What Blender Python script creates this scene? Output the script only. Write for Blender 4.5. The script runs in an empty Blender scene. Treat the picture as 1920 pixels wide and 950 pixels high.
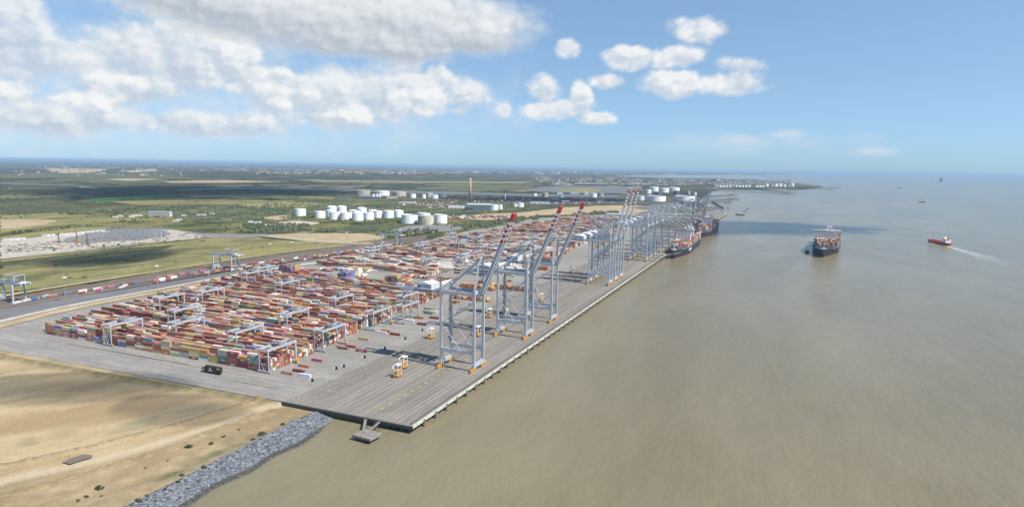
import bpy, math, random
import numpy as np
from mathutils import Vector, Matrix
from mathutils.geometry import tessellate_polygon

# ------------------------------------------------------------------ camera
S = bpy.context.scene
COL = S.collection
F, HC = 1225.0, 191.0            # focal length in photo pixels, camera height above the quay deck
def _ray(x, y): return np.array([(x-960)/F, -(y-475)/F, -1.0])
def hor(x): return 296 + x/60.0
_n = np.cross(_ray(1920, 328), _ray(0, 296)); _n /= np.linalg.norm(_n)
if _n[1] < 0: _n = -_n
_U = _ray(1478, hor(1478)); _U /= np.linalg.norm(_U)
_V = np.cross(_n, _U)
RM = np.array([-_V, _U, _n])      # camera axes -> world (x = towards the river, y = along the quay)
def P(px, py, z=0.0):             # point of the level z that the photo shows at px,py
    d = RM @ _ray(px, py); t = (z-HC)/d[2]
    return (float(d[0]*t), float(d[1]*t))
def PX(px, py, y):                # point on the vertical plane y = const -> x, z
    d = RM @ _ray(px, py); t = y/d[1]
    return (float(d[0]*t), float(HC+d[2]*t))
def mpp(px, py, z=0.0):           # metres per photo pixel there
    d = RM @ _ray(px, py); t = (z-HC)/d[2]
    return float(t)/F
cam_d = bpy.data.cameras.new('camera'); cam = bpy.data.objects.new('camera', cam_d); COL.objects.link(cam)
m = Matrix.Identity(4)
for i in range(3):
    for j in range(3): m[i][j] = RM[i, j]
m[2][3] = HC
cam.matrix_world = m
cam_d.sensor_width = 36; cam_d.lens = F/1920*36; cam_d.clip_start = 1; cam_d.clip_end = 600000
S.camera = cam

# ------------------------------------------------------------------ sun, sky, exposure
SUN_EL = 53.0
sd = bpy.data.lights.new('sun', 'SUN'); sd.energy = 5.0; sd.angle = math.radians(0.53); sd.color = (1.0, 0.95, 0.87)
so = bpy.data.objects.new('sun', sd); COL.objects.link(so)
sdir = Vector((math.cos(math.radians(SUN_EL)), -0.10, math.sin(math.radians(SUN_EL))))
so.rotation_euler = sdir.to_track_quat('Z', 'Y').to_euler(); so.location = (0, 0, 400)
S.view_settings.view_transform = 'Standard'; S.view_settings.look = 'None'
S.view_settings.exposure = 0.34; S.view_settings.gamma = 1.0; S.view_settings.use_curve_mapping = False
S.cycles.max_bounces = 5; S.cycles.diffuse_bounces = 2; S.cycles.glossy_bounces = 2; S.cycles.transmission_bounces = 2
S.cycles.transparent_max_bounces = 10; S.cycles.volume_bounces = 0
S.cycles.sample_clamp_indirect = 4

W = bpy.data.worlds.new('World'); S.world = W; W.use_nodes = True
wt = W.node_tree; wt.nodes.clear()
def N(t, typ, **kw):
    n = t.nodes.new(typ)
    for k, v in kw.items():
        if k.startswith('i_'):
            key = k[2:]; key = int(key) if key.isdigit() else key.replace('_', ' ')
            n.inputs[key].default_value = v
        else: setattr(n, k, v)
    return n
def mth(t, op, a, b=None, c=None, clamp=False):
    n = t.nodes.new('ShaderNodeMath'); n.operation = op; n.use_clamp = clamp
    for i, v in enumerate((a, b, c)):
        if v is None: continue
        if isinstance(v, (int, float)): n.inputs[i].default_value = v
        else: t.links.new(v, n.inputs[i])
    return n.outputs[0]
def build_sky():
    t = wt; L = t.links.new
    sky = N(t, 'ShaderNodeTexSky', sky_type='NISHITA', sun_disc=False, sun_elevation=math.radians(SUN_EL),
            sun_rotation=math.radians(90), altitude=200, air_density=1.0, dust_density=0.15, ozone_density=3.0)
    bg = N(t, 'ShaderNodeBackground'); bg.inputs['Strength'].default_value = 0.102
    # lift the blue a little towards the pale blue of the photograph
    geo = N(t, 'ShaderNodeTexCoord')
    sep = N(t, 'ShaderNodeSeparateXYZ'); L(geo.outputs['Generated'], sep.inputs[0])
    az = mth(t, 'ARCTAN2', sep.outputs[0], sep.outputs[1])
    el = mth(t, 'ARCSINE', sep.outputs[2])
    # the maritime air whitens less towards the horizon than the model's
    ta = N(t, 'ShaderNodeMixRGB'); L(mth(t, 'DIVIDE', el, .12, clamp=True), ta.inputs[0]); ta.inputs[1].default_value = (.43, .69, 1.16, 1); ta.inputs[2].default_value = (.79, .875, .985, 1)
    tb = N(t, 'ShaderNodeMixRGB'); L(mth(t, 'DIVIDE', mth(t, 'SUBTRACT', el, .12), .14, clamp=True), tb.inputs[0]); L(ta.outputs[0], tb.inputs[1]); tb.inputs[2].default_value = (1.05, 1.09, 1.07, 1)
    tn = N(t, 'ShaderNodeMixRGB', blend_type='MULTIPLY'); tn.inputs[0].default_value = 1; L(sky.outputs[0], tn.inputs[1]); L(tb.outputs[0], tn.inputs[2]); L(tn.outputs[0], bg.inputs['Color'])
    cb = N(t, 'ShaderNodeCombineXYZ'); L(az, cb.inputs[0]); L(el, cb.inputs[1])
    p = cb.outputs[0]
    # billows: warped fractal cells for the lumpy tops, soft noise for wisps
    mp = N(t, 'ShaderNodeMapping'); L(p, mp.inputs[0]); mp.inputs['Scale'].default_value = (1, 1.35, 1)
    wn = N(t, 'ShaderNodeTexNoise', i_Scale=26.0, i_Detail=5.0, i_Roughness=.6); L(mp.outputs[0], wn.inputs['Vector'])
    wv = N(t, 'ShaderNodeVectorMath', operation='MULTIPLY_ADD'); L(wn.outputs['Color'], wv.inputs[0]); wv.inputs[1].default_value = (.028, .028, 0); L(mp.outputs[0], wv.inputs[2])
    def billow(vec):
        v = N(t, 'ShaderNodeTexVoronoi', feature='SMOOTH_F1', voronoi_dimensions='2D', i_Scale=15.0, i_Detail=3.5, i_Roughness=.55, i_Lacunarity=2.1, i_Smoothness=.45); v.normalize = True
        L(vec, v.inputs['Vector']); return v.outputs['Distance']
    b1 = billow(wv.outputs[0])
    off = N(t, 'ShaderNodeVectorMath', operation='ADD'); L(wv.outputs[0], off.inputs[0]); off.inputs[1].default_value = (.009, .011, 0)
    b2 = billow(off.outputs[0])
    relief = mth(t, 'MULTIPLY', mth(t, 'SUBTRACT', b2, b1), 2.6)           # brighter on the side turned to the sun
    edge = mth(t, 'MULTIPLY_ADD', b1, -1.7, .62)
    fb = N(t, 'ShaderNodeTexNoise', i_Scale=11.0, i_Detail=8.0, i_Roughness=.58); L(mp.outputs[0], fb.inputs['Vector'])
    soft = mth(t, 'MULTIPLY_ADD', fb.outputs['Fac'], 2.2, -1.1)
    def layer(blobs, edge_k, soft_k, lo, hi, amax, dark, light, vert, rel, mid):
        mx = num = den = None
        for (x, y, rx, ry, w) in blobs:
            d = RM @ _ray(x, y); d /= np.linalg.norm(d)
            a0 = math.atan2(d[0], d[1]); e0 = math.asin(d[2])
            q = N(t, 'ShaderNodeVectorMath', operation='MULTIPLY_ADD'); L(p, q.inputs[0])
            kx, ky = F/rx*.86, F/ry*.86; q.inputs[1].default_value = (kx, ky, 0); q.inputs[2].default_value = (-a0*kx, -e0*ky, 0)
            l = N(t, 'ShaderNodeVectorMath', operation='LENGTH'); L(q.outputs[0], l.inputs[0])
            f = mth(t, 'MULTIPLY_ADD', l.outputs['Value'], -w, w)
            mx = f if mx is None else mth(t, 'SMOOTH_MAX', mx, f, 0.1)
            if vert:
                sy = N(t, 'ShaderNodeSeparateXYZ'); L(q.outputs[0], sy.inputs[0])
                fp = mth(t, 'MAXIMUM', f, 0.0)
                num = mth(t, 'MULTIPLY', fp, sy.outputs[1]) if num is None else mth(t, 'MULTIPLY_ADD', fp, sy.outputs[1], num)
                den = fp if den is None else mth(t, 'ADD', den, fp)
        dens = mth(t, 'MULTIPLY_ADD', edge, edge_k, mx); dens = mth(t, 'MULTIPLY_ADD', soft, soft_k, dens)
        al = N(t, 'ShaderNodeMapRange', interpolation_type='SMOOTHSTEP'); L(dens, al.inputs[0]); al.inputs[1].default_value = lo; al.inputs[2].default_value = hi; al.inputs[4].default_value = amax
        sh = mth(t, 'MULTIPLY_ADD', relief, rel, mid)
        if vert: sh = mth(t, 'MULTIPLY_ADD', mth(t, 'DIVIDE', num, mth(t, 'ADD', den, .02)), vert, sh)
        sh = mth(t, 'MULTIPLY_ADD', soft, .25, sh, clamp=True)
        c = N(t, 'ShaderNodeMixRGB'); L(sh, c.inputs[0]); c.inputs[1].default_value = (*dark, 1); c.inputs[2].default_value = (*light, 1)
        return al.outputs[0], c.outputs[0]
    back = [(290,130,300,120,.75),(90,235,250,60,.7),(640,190,300,85,.75),(430,252,380,26,.45),(940,205,60,50,.35),(1420,268,200,18,.42),(1400,262,60,12,.75),(1470,252,44,10,.7),(1630,284,44,10,.7)]
    midl = [(315,100,125,70,1.05),(205,112,90,34,.85),(235,165,100,26,.9),(60,215,150,30,.95),(330,228,210,22,.8),(560,170,110,42,.9),(720,165,165,48,1.0),(450,150,90,30,.9),(630,222,95,24,.85),(10,60,66,84,1.2),(1390,122,40,14,.75)]
    front = [(428,98,52,42,1.1),(170,188,46,20,1.1),(15,172,48,18,1.0),(215,160,44,20,.9),(450,166,62,15,.9),(530,143,34,18,1.0),(548,186,40,24,1.0),(655,218,52,20,1.05),(800,192,74,24,1.15),(822,143,32,24,1.1),(862,207,24,12,.9),
        (1065,90,30,19,1.1),(1178,107,50,21,1.1),(1266,108,44,23,1.1),(1306,56,56,21,1.05),(1262,156,54,25,1.25),(1366,158,58,24,1.25),(1130,152,30,14,.8),(1022,172,34,30,1.3),(1042,204,74,22,1.3),(1088,190,22,34,1.2),(1114,222,46,14,1.1),
        (948,205,18,14,.8)]
    top = [(560,14,270,58,1.3),(740,45,235,62,1.35),(885,74,95,28,1.0),(700,84,190,26,1.0),(380,-8,110,26,.9)]
    a0_, c0_ = layer(back, .25, .55, -.05, .8, .72, (.60,.70,.81), (.80,.86,.91), 0, .5, .45)
    a1_, c1_ = layer(midl, .75, .6, .0, .55, .92, (.56,.66,.78), (.90,.925,.945), .6, 1.4, .46)
    a2_, c2_ = layer(front, .95, .5, .10, .62, .96, (.62,.71,.81), (.95,.96,.965), .80, 1.9, .55)
    a3_, c3_ = layer(top, .45, .35, -.05, .55, .97, (.50,.56,.63), (.90,.92,.935), 1.0, .8, .50)
    cols = c0_; al = a0_
    for a_, c_ in ((a1_, c1_), (a2_, c2_), (a3_, c3_)):
        mc = N(t, 'ShaderNodeMixRGB'); L(a_, mc.inputs[0]); L(cols, mc.inputs[1]); L(c_, mc.inputs[2]); cols = mc.outputs[0]
        al = mth(t, 'SUBTRACT', 1.0, mth(t, 'MULTIPLY', mth(t, 'SUBTRACT', 1.0, al), mth(t, 'SUBTRACT', 1.0, a_)))
    # premultiplied colour is kept simple: layers share one opacity
    bc = N(t, 'ShaderNodeBackground'); bc.inputs['Strength'].default_value = 0.76; L(cols, bc.inputs['Color'])
    mix = N(t, 'ShaderNodeMixShader'); L(al, mix.inputs[0]); L(bg.outputs[0], mix.inputs[1]); L(bc.outputs[0], mix.inputs[2])
    out = N(t, 'ShaderNodeOutputWorld'); L(mix.outputs[0], out.inputs[0])
build_sky()
W.cycles.sampling_method = 'MANUAL'; W.cycles.sample_map_resolution = 512

# ------------------------------------------------------------------ helpers
R = random.Random(7)
MATS = {}
def mat(name, c, rough=.6, metal=0.0, var=.12, scale=.5, c2=None, bump=0.0, bscale=2.0, spec=.4):
    if name in MATS: return MATS[name]
    m = bpy.data.materials.new(name); m.use_nodes = True; t = m.node_tree; L = t.links.new
    b = t.nodes['Principled BSDF']; b.inputs['Roughness'].default_value = rough; b.inputs['Metallic'].default_value = metal
    b.inputs['Specular IOR Level'].default_value = spec
    g = N(t, 'ShaderNodeNewGeometry')
    n = N(t, 'ShaderNodeTexNoise', i_Scale=scale, i_Detail=5.0, i_Roughness=.65); L(g.outputs['Position'], n.inputs['Vector'])
    r = N(t, 'ShaderNodeMapRange'); L(n.outputs['Fac'], r.inputs[0]); r.inputs[1].default_value = .3; r.inputs[2].default_value = .7
    mx = N(t, 'ShaderNodeMixRGB'); L(r.outputs[0], mx.inputs[0])
    lo = c2 or [v*(1-var*1.6) for v in c]; hi = [min(1, v*(1+var)) for v in c]
    mx.inputs[1].default_value = (*lo, 1); mx.inputs[2].default_value = (*hi, 1)
    L(mx.outputs[0], b.inputs['Base Color'])
    if bump:
        n2 = N(t, 'ShaderNodeTexNoise', i_Scale=bscale, i_Detail=4.0); L(g.outputs['Position'], n2.inputs['Vector'])
        bp = N(t, 'ShaderNodeBump', i_Strength=bump, i_Distance=.4); L(n2.outputs['Fac'], bp.inputs['Height']); L(bp.outputs[0], b.inputs['Normal'])
    MATS[name] = m
    return m

class MB:
    def __init__(s): s.v = []; s.f = []; s.mi = []; s.cur = 0
    def quad(s, *pts):
        k = len(s.v); s.v += [tuple(p) for p in pts]; s.f.append(tuple(range(k, k+len(pts)))); s.mi.append(s.cur)
    def hexa(s, p):          # 8 corners, bottom 4 ccw then top 4
        k = len(s.v); s.v += [tuple(q) for q in p]
        for f in ((3,2,1,0),(4,5,6,7),(0,1,5,4),(1,2,6,5),(2,3,7,6),(3,0,4,7)):
            s.f.append(tuple(k+i for i in f)); s.mi.append(s.cur)
    def box(s, x0, x1, y0, y1, z0, z1):
        s.hexa([(x0,y0,z0),(x1,y0,z0),(x1,y1,z0),(x0,y1,z0),(x0,y0,z1),(x1,y0,z1),(x1,y1,z1),(x0,y1,z1)])
        return s
    def beam(s, a, b, w, h, w2=None, h2=None):      # w across (horizontal), h other
        a = Vector(a); b = Vector(b); d = (b-a).normalized()
        up = Vector((0,0,1)) if abs(d.z) < .95 else Vector((0,1,0))
        x = d.cross(up).normalized(); y = x.cross(d).normalized()
        w2 = w if w2 is None else w2; h2 = h if h2 is None else h2
        p = []
        for c, ww, hh in ((a, w, h), (b, w2, h2)):
            for sx, sy in ((-1,-1),(1,-1),(1,1),(-1,1)): p.append(c + x*(sx*ww/2) + y*(sy*hh/2))
        s.hexa(p); return s
    def cyl(s, c, r, z0, z1, n=16, r2=None, cap=True):
        r2 = r if r2 is None else r2; k = len(s.v)
        for i in range(n):
            a = 2*math.pi*i/n; s.v.append((c[0]+r*math.cos(a), c[1]+r*math.sin(a), z0))
        for i in range(n):
            a = 2*math.pi*i/n; s.v.append((c[0]+r2*math.cos(a), c[1]+r2*math.sin(a), z1))
        for i in range(n):
            j = (i+1) % n; s.f.append((k+i, k+j, k+n+j, k+n+i)); s.mi.append(s.cur)
        if cap:
            s.f.append(tuple(k+n+i for i in range(n))); s.mi.append(s.cur)
            s.f.append(tuple(k+n-1-i for i in range(n))); s.mi.append(s.cur)
        return s
    def disc_x(s, c, r, w, n=10):      # wheel / reel with its axle along x
        k = len(s.v)
        for sx in (-w/2, w/2):
            for i in range(n):
                a = 2*math.pi*i/n; s.v.append((c[0]+sx, c[1]+r*math.cos(a), c[2]+r*math.sin(a)))
        for i in range(n):
            j = (i+1) % n; s.f.append((k+i, k+n+i, k+n+j, k+j)); s.mi.append(s.cur)
        s.f.append(tuple(k+i for i in range(n))); s.mi.append(s.cur)
        s.f.append(tuple(k+n+n-1-i for i in range(n))); s.mi.append(s.cur)
        return s
    def build(s, name, mats, parent=None, kind=None, loc=None):
        me = bpy.data.meshes.new(name); me.from_pydata(s.v, [], s.f)
        if not isinstance(mats, (list, tuple)): mats = [mats]
        for m in mats: me.materials.append(m)
        if len(mats) > 1: me.polygons.foreach_set('material_index', s.mi)
        me.update()
        o = bpy.data.objects.new(name, me); COL.objects.link(o)
        if parent is not None: o.parent = parent
        if kind: o['kind'] = kind
        if loc is not None: o.location = loc
        return o
def tag(o, label, cat, group=None, kind=None):
    o['label'] = label; o['category'] = cat
    if group: o['group'] = group
    if kind: o['kind'] = kind
    return o
def empty(name, loc=(0,0,0), rz=0.0):
    o = bpy.data.objects.new(name, None); COL.objects.link(o); o.location = loc; o.rotation_euler = (0,0,rz); o.empty_display_size = 2
    return o
KIDS = {}
def kids(o):
    return [c for c in ALL if c.parent == o]
def reg(root):       # remember the tree of a prototype once
    ch = list(root.children); KIDS[root.name] = [(c, list(c.children)) for c in ch]; return root
def dup(root, loc, rz, label, group=None, cat=None):
    r = root.copy(); COL.objects.link(r); r.location = loc; r.rotation_euler = (0,0,rz); r['label'] = label
    if group: r['group'] = group
    if cat: r['category'] = cat
    for c, sub in KIDS[root.name]:
        d = c.copy(); COL.objects.link(d); d.parent = r
        for e in sub:
            g = e.copy(); COL.objects.link(g); g.parent = d
    return r
ORD = ['first','second','third','fourth','fifth','sixth','seventh','eighth','ninth','tenth','eleventh','twelfth','thirteenth','fourteenth',
       'fifteenth','sixteenth','seventeenth','eighteenth','nineteenth','twentieth','twenty-first','twenty-second','twenty-third','twenty-fourth',
       'twenty-fifth','twenty-sixth','twenty-seventh','twenty-eighth','twenty-ninth','thirtieth']+['%dth' % i for i in range(31, 80)]

# ------------------------------------------------------------------ ground, water
def pts(pl, z, k=10, jit=.05, closed=True):    # photo outline -> level outline with uneven edges
    base = [P(x, y, z) for x, y in pl]; out = []
    n = len(base)
    for i in range(n):
        a = base[i]; b = base[(i+1) % n]; d = math.dist(a, b)
        kk = max(1, k)
        for j in range(kk):
            t = j/kk; q = [a[0]+(b[0]-a[0])*t, a[1]+(b[1]-a[1])*t]
            if j and jit:
                nx, ny = -(b[1]-a[1])/(d+1e-9), (b[0]-a[0])/(d+1e-9); e = R.uniform(-1, 1)*jit*d*min(1, 60/d+.25)
                q = [q[0]+nx*e, q[1]+ny*e]
            out.append(tuple(q))
    return out
def sheet(name, poly, z, material, kind='structure', thick=0):
    v = [(x, y, z) for x, y in poly]
    tri = tessellate_polygon([[Vector(p) for p in v]])
    mb = MB(); mb.v = list(v)
    for t in tri:
        a, b, c = (Vector(v[i]) for i in t)
        f = tuple(t) if (b-a).cross(c-a).z > 0 else (t[0], t[2], t[1])
        mb.f.append(f); mb.mi.append(0)
    if thick:
        k = len(mb.v); mb.v += [(x, y, z-thick) for x, y in poly]; n = len(poly)
        for i in range(n):
            j = (i+1) % n; mb.f.append((i, j, k+j, k+i)); mb.mi.append(0)
    return mb.build(name, material, kind=kind)

def ground_mat(name, cols, s1=.004, s2=.03, s3=.4, stretch=(1,1,1), rough=.95, bump=.0, bs=.5, rot=0.0):
    """three earth or plant colours mixed by patches of three sizes"""
    m = bpy.data.materials.new(name); m.use_nodes = True; t = m.node_tree; L = t.links.new
    b = t.nodes['Principled BSDF']; b.inputs['Roughness'].default_value = rough; b.inputs['Specular IOR Level'].default_value = .15
    g = N(t, 'ShaderNodeNewGeometry'); mp = N(t, 'ShaderNodeMapping'); mp.inputs['Scale'].default_value = stretch; mp.inputs['Rotation'].default_value = (0,0,rot)
    L(g.outputs['Position'], mp.inputs[0])
    def nz(s, d=5): 
        n = N(t, 'ShaderNodeTexNoise', i_Scale=s, i_Detail=float(d), i_Roughness=.6); L(mp.outputs[0], n.inputs['Vector'])
        r = N(t, 'ShaderNodeMapRange', interpolation_type='SMOOTHSTEP'); L(n.outputs['Fac'], r.inputs[0]); r.inputs[1].default_value = .38; r.inputs[2].default_value = .62; return r.outputs[0]
    a = N(t, 'ShaderNodeMixRGB'); L(nz(s1), a.inputs[0]); a.inputs[1].default_value = (*cols[0], 1); a.inputs[2].default_value = (*cols[1], 1)
    c = N(t, 'ShaderNodeMixRGB'); L(mth(t, 'MULTIPLY', nz(s2, 6), .75), c.inputs[0]); L(a.outputs[0], c.inputs[1]); c.inputs[2].default_value = (*cols[2], 1)
    d = N(t, 'ShaderNodeMixRGB', blend_type='MULTIPLY'); d.inputs[0].default_value = .55; L(c.outputs[0], d.inputs[1])
    n3 = N(t, 'ShaderNodeTexNoise', i_Scale=s3, i_Detail=6.0, i_Roughness=.7); L(mp.outputs[0], n3.inputs['Vector'])
    r3 = N(t, 'ShaderNodeMapRange'); L(n3.outputs['Fac'], r3.inputs[0]); r3.inputs[1].default_value = .3; r3.inputs[2].default_value = .65; r3.inputs[3].default_value = .55; r3.inputs[4].default_value = 1.15
    L(r3.outputs[0], d.inputs[2]); L(d.outputs[0], b.inputs['Base Color'])
    if bump:
        bp = N(t, 'ShaderNodeBump', i_Strength=bump, i_Distance=bs); L(n3.outputs['Fac'], bp.inputs['Height']); L(bp.outputs[0], b.inputs['Normal'])
    return m

def land_mat():
    """marsh close by, a patchwork of hedged fields, woods and painted cloud shade beyond"""
    m = bpy.data.materials.new('countryside'); m.use_nodes = True; t = m.node_tree; L = t.links.new
    b = t.nodes['Principled BSDF']; b.inputs['Roughness'].default_value = .95; b.inputs['Specular IOR Level'].default_value = .1
    g = N(t, 'ShaderNodeNewGeometry')
    def noise(s, d=5, st=(1,1,1), r=.6):
        mp = N(t, 'ShaderNodeMapping'); mp.inputs['Scale'].default_value = st; mp.inputs['Rotation'].default_value = (0, 0, -.9); L(g.outputs['Position'], mp.inputs[0])
        n = N(t, 'ShaderNodeTexNoise', i_Scale=s, i_Detail=float(d), i_Roughness=r); L(mp.outputs[0], n.inputs['Vector']); return n.outputs['Fac']
    def ramp(f, a, c):
        r = N(t, 'ShaderNodeMapRange', interpolation_type='SMOOTHSTEP'); L(f, r.inputs[0]); r.inputs[1].default_value = a; r.inputs[2].default_value = c; return r.outputs[0]
    # fields
    wv = N(t, 'ShaderNodeVectorMath', operation='MULTIPLY_ADD')
    nn = N(t, 'ShaderNodeTexNoise', i_Scale=.0012, i_Detail=2.0); L(g.outputs['Position'], nn.inputs['Vector'])
    L(nn.outputs['Color'], wv.inputs[0]); wv.inputs[1].default_value = (500, 500, 0); L(g.outputs['Position'], wv.inputs[2])
    mp = N(t, 'ShaderNodeMapping'); mp.inputs['Rotation'].default_value = (0, 0, .5); mp.inputs['Scale'].default_value = (1, .55, 0); L(wv.outputs[0], mp.inputs[0])
    vo = N(t, 'ShaderNodeTexVoronoi', i_Scale=.0032); L(mp.outputs[0], vo.inputs['Vector'])
    ve = N(t, 'ShaderNodeTexVoronoi', feature='DISTANCE_TO_EDGE', i_Scale=.0032); L(mp.outputs[0], ve.inputs['Vector'])
    sepc = N(t, 'ShaderNodeSeparateColor'); L(vo.outputs['Color'], sepc.inputs[0])
    cr = N(t, 'ShaderNodeValToRGB'); L(sepc.outputs[0], cr.inputs[0]); cr.color_ramp.interpolation = 'CONSTANT'
    stops = [(0,(.075,.08,.04)),(.22,(.11,.105,.055)),(.40,(.085,.105,.045)),(.55,(.14,.12,.07)),(.68,(.06,.065,.038)),(.80,(.26,.21,.125)),(.88,(.095,.09,.055)),(.94,(.19,.18,.09))]
    cr.color_ramp.elements[0].position = 0; cr.color_ramp.elements[0].color = (*stops[0][1], 1)
    cr.color_ramp.elements[1].position = stops[1][0]; cr.color_ramp.elements[1].color = (*stops[1][1], 1)
    for p_, c_ in stops[2:]:
        e = cr.color_ramp.elements.new(p_); e.color = (*c_, 1)
    hedge = N(t, 'ShaderNodeMixRGB'); L(ramp(ve.outputs['Distance'], .03, .09), hedge.inputs[0]); hedge.inputs[1].default_value = (.030, .038, .022, 1); L(cr.outputs[0], hedge.inputs[2])
    wood_shade = N(t, 'ShaderNodeMixRGB'); L(mth(t, 'MULTIPLY', ramp(noise(.0014, 8, (1, 1, 1), .65), .53, .58), .85), wood_shade.inputs[0]); L(hedge.outputs[0], wood_shade.inputs[1]); wood_shade.inputs[2].default_value = (.035, .042, .027, 1)  # dark tone for woods; also stands in for far cloud shade
    # marsh
    ma = N(t, 'ShaderNodeMixRGB'); L(ramp(noise(.0035, 6, (1, .45, 1)), .42, .58), ma.inputs[0]); ma.inputs[1].default_value = (.075, .095, .03, 1); ma.inputs[2].default_value = (.20, .175, .065, 1)
    mb_ = N(t, 'ShaderNodeMixRGB'); L(ramp(noise(.012, 8, (1, .5, 1), .7), .5, .6), mb_.inputs[0]); L(ma.outputs[0], mb_.inputs[1]); mb_.inputs[2].default_value = (.03, .05, .02, 1)
    dist = N(t, 'ShaderNodeVectorMath', operation='LENGTH'); L(g.outputs['Position'], dist.inputs[0])
    far = N(t, 'ShaderNodeMapRange', interpolation_type='SMOOTHSTEP'); L(dist.outputs['Value'], far.inputs[0]); far.inputs[1].default_value = 2600; far.inputs[2].default_value = 4200
    fm = N(t, 'ShaderNodeMixRGB'); L(far.outputs[0], fm.inputs[0]); L(mb_.outputs[0], fm.inputs[1]); L(wood_shade.outputs[0], fm.inputs[2])
    d = N(t, 'ShaderNodeMixRGB', blend_type='MULTIPLY'); d.inputs[0].default_value = .6; L(fm.outputs[0], d.inputs[1])
    r3 = N(t, 'ShaderNodeMapRange'); L(noise(.05, 6, (1, .6, 1), .75), r3.inputs[0]); r3.inputs[1].default_value = .3; r3.inputs[2].default_value = .68; r3.inputs[3].default_value = .45; r3.inputs[4].default_value = 1.25
    L(r3.outputs[0], d.inputs[2]); L(d.outputs[0], b.inputs['Base Color'])
    return m

def water_mat(name, c1, c2, rough=.2, bump=.6):
    m = bpy.data.materials.new(name); m.use_nodes = True; t = m.node_tree; L = t.links.new
    b = t.nodes['Principled BSDF']; b.inputs['Roughness'].default_value = rough; b.inputs['IOR'].default_value = 1.33; b.inputs['Specular IOR Level'].default_value = .2
    g = N(t, 'ShaderNodeNewGeometry')
    mp = N(t, 'ShaderNodeMapping'); mp.inputs['Scale'].default_value = (1, .4, 1); mp.inputs['Rotation'].default_value = (0,0,.35); L(g.outputs['Position'], mp.inputs[0])
    n = N(t, 'ShaderNodeTexNoise', i_Scale=.0035, i_Detail=6.0, i_Distortion=1.2); L(mp.outputs[0], n.inputs['Vector'])
    r = N(t, 'ShaderNodeMapRange', interpolation_type='SMOOTHSTEP'); L(n.outputs['Fac'], r.inputs[0]); r.inputs[1].default_value = .35; r.inputs[2].default_value = .65
    mx = N(t, 'ShaderNodeMixRGB'); L(r.outputs[0], mx.inputs[0]); mx.inputs[1].default_value = (*c1, 1); mx.inputs[2].default_value = (*c2, 1)
    n4 = N(t, 'ShaderNodeTexNoise', i_Scale=.016, i_Detail=7.0, i_Roughness=.6, i_Distortion=.6); L(mp.outputs[0], n4.inputs['Vector'])
    r4 = N(t, 'ShaderNodeMapRange'); L(n4.outputs['Fac'], r4.inputs[0]); r4.inputs[1].default_value = .3; r4.inputs[2].default_value = .7; r4.inputs[3].default_value = .93; r4.inputs[4].default_value = 1.06
    m4 = N(t, 'ShaderNodeMixRGB', blend_type='MULTIPLY'); m4.inputs[0].default_value = 1; L(mx.outputs[0], m4.inputs[1]); L(r4.outputs[0], m4.inputs[2])
    L(m4.outputs[0], b.inputs['Base Color'])
    m2 = N(t, 'ShaderNodeMapping'); m2.inputs['Scale'].default_value = (1, .45, 1); m2.inputs['Rotation'].default_value = (0,0,-.5); L(g.outputs['Position'], m2.inputs[0])
    w1 = N(t, 'ShaderNodeTexNoise', i_Scale=.30, i_Detail=6.0, i_Roughness=.68); L(m2.outputs[0], w1.inputs['Vector'])
    w2 = N(t, 'ShaderNodeTexNoise', i_Scale=.07, i_Detail=5.0, i_Roughness=.62); L(m2.outputs[0], w2.inputs['Vector'])
    h = mth(t, 'ADD', w1.outputs['Fac'], mth(t, 'MULTIPLY', w2.outputs['Fac'], 3.2))
    bp = N(t, 'ShaderNodeBump', i_Strength=bump, i_Distance=.8); L(h, bp.inputs['Height']); L(bp.outputs[0], b.inputs['Normal'])
    return m

WZ = -5.5
m_water = water_mat('silty river water', (.175, .150, .092), (.212, .184, .118))
m_creek = water_mat('creek water', (.13, .135, .13), (.165, .165, .155), .55, .12)
mb = MB(); mb.quad((-1000, -2000, WZ), (250000, -2000, WZ), (250000, 300000, WZ), (-1000, 300000, WZ))
mb.quad((-300000, 9000, WZ), (-1000, 9000, WZ), (-1000, 300000, WZ), (-300000, 300000, WZ)); mb.build('water', m_water, kind='structure')

LZ = -1.0
coast = [P(x, y, LZ) for x, y in [(1326,402),(1316,388),(1310,376),(1322,367),(1332,358.5),(1350,354.5),(1420,355.5),(1500,355),(1545,351),(1530,346.5),
         (1490,343),(1440,338.5),(1380,336),(1300,334),(1180,331.5),(1150,330),(1190,328),(1300,327.5),(1420,327.4),(1530,325.6),(1590,324.9),(1560,323.8)]]
land = [(-895, -1500), (-895, 398), (-335, 398), (-264, 398), (-264, 2700)] + coast + [(-60000, 180000), (-260000, 180000), (-260000, -1500)]
m_land = land_mat()
sheet('ground', land, LZ, m_land, thick=6)

m_dirt = ground_mat('bare tan earth', [(.40,.31,.19), (.48,.38,.24), (.33,.26,.16)], .01, .05, .5, (1,.4,1))
m_meadow = ground_mat('summer meadow', [(.20,.18,.075), (.11,.115,.045), (.27,.23,.105)], .006, .02, .15, (1,.45,1), rot=-.9)
m_green = ground_mat('green crop', [(.055,.15,.035), (.06,.17,.04), (.05,.12,.03)], .004, .02, .1)
m_dark = ground_mat('dark pasture and cloud shade', [(.062,.072,.036), (.11,.108,.052), (.045,.054,.028)], .003, .02, .12, (1,.5,1), rot=-.9)  # dark pasture; its tone also stands in for cloud shade on the land
m_scrub = ground_mat('scrubland', [(.10,.115,.05), (.19,.18,.085), (.05,.065,.032)], .008, .03, .2, (1,.5,1), rot=-.9)
m_yellow = ground_mat('yellowing grass', [(.25,.225,.075), (.15,.155,.055), (.29,.25,.12)], .006, .03, .2, (1,.5,1), rot=-.9)
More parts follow.
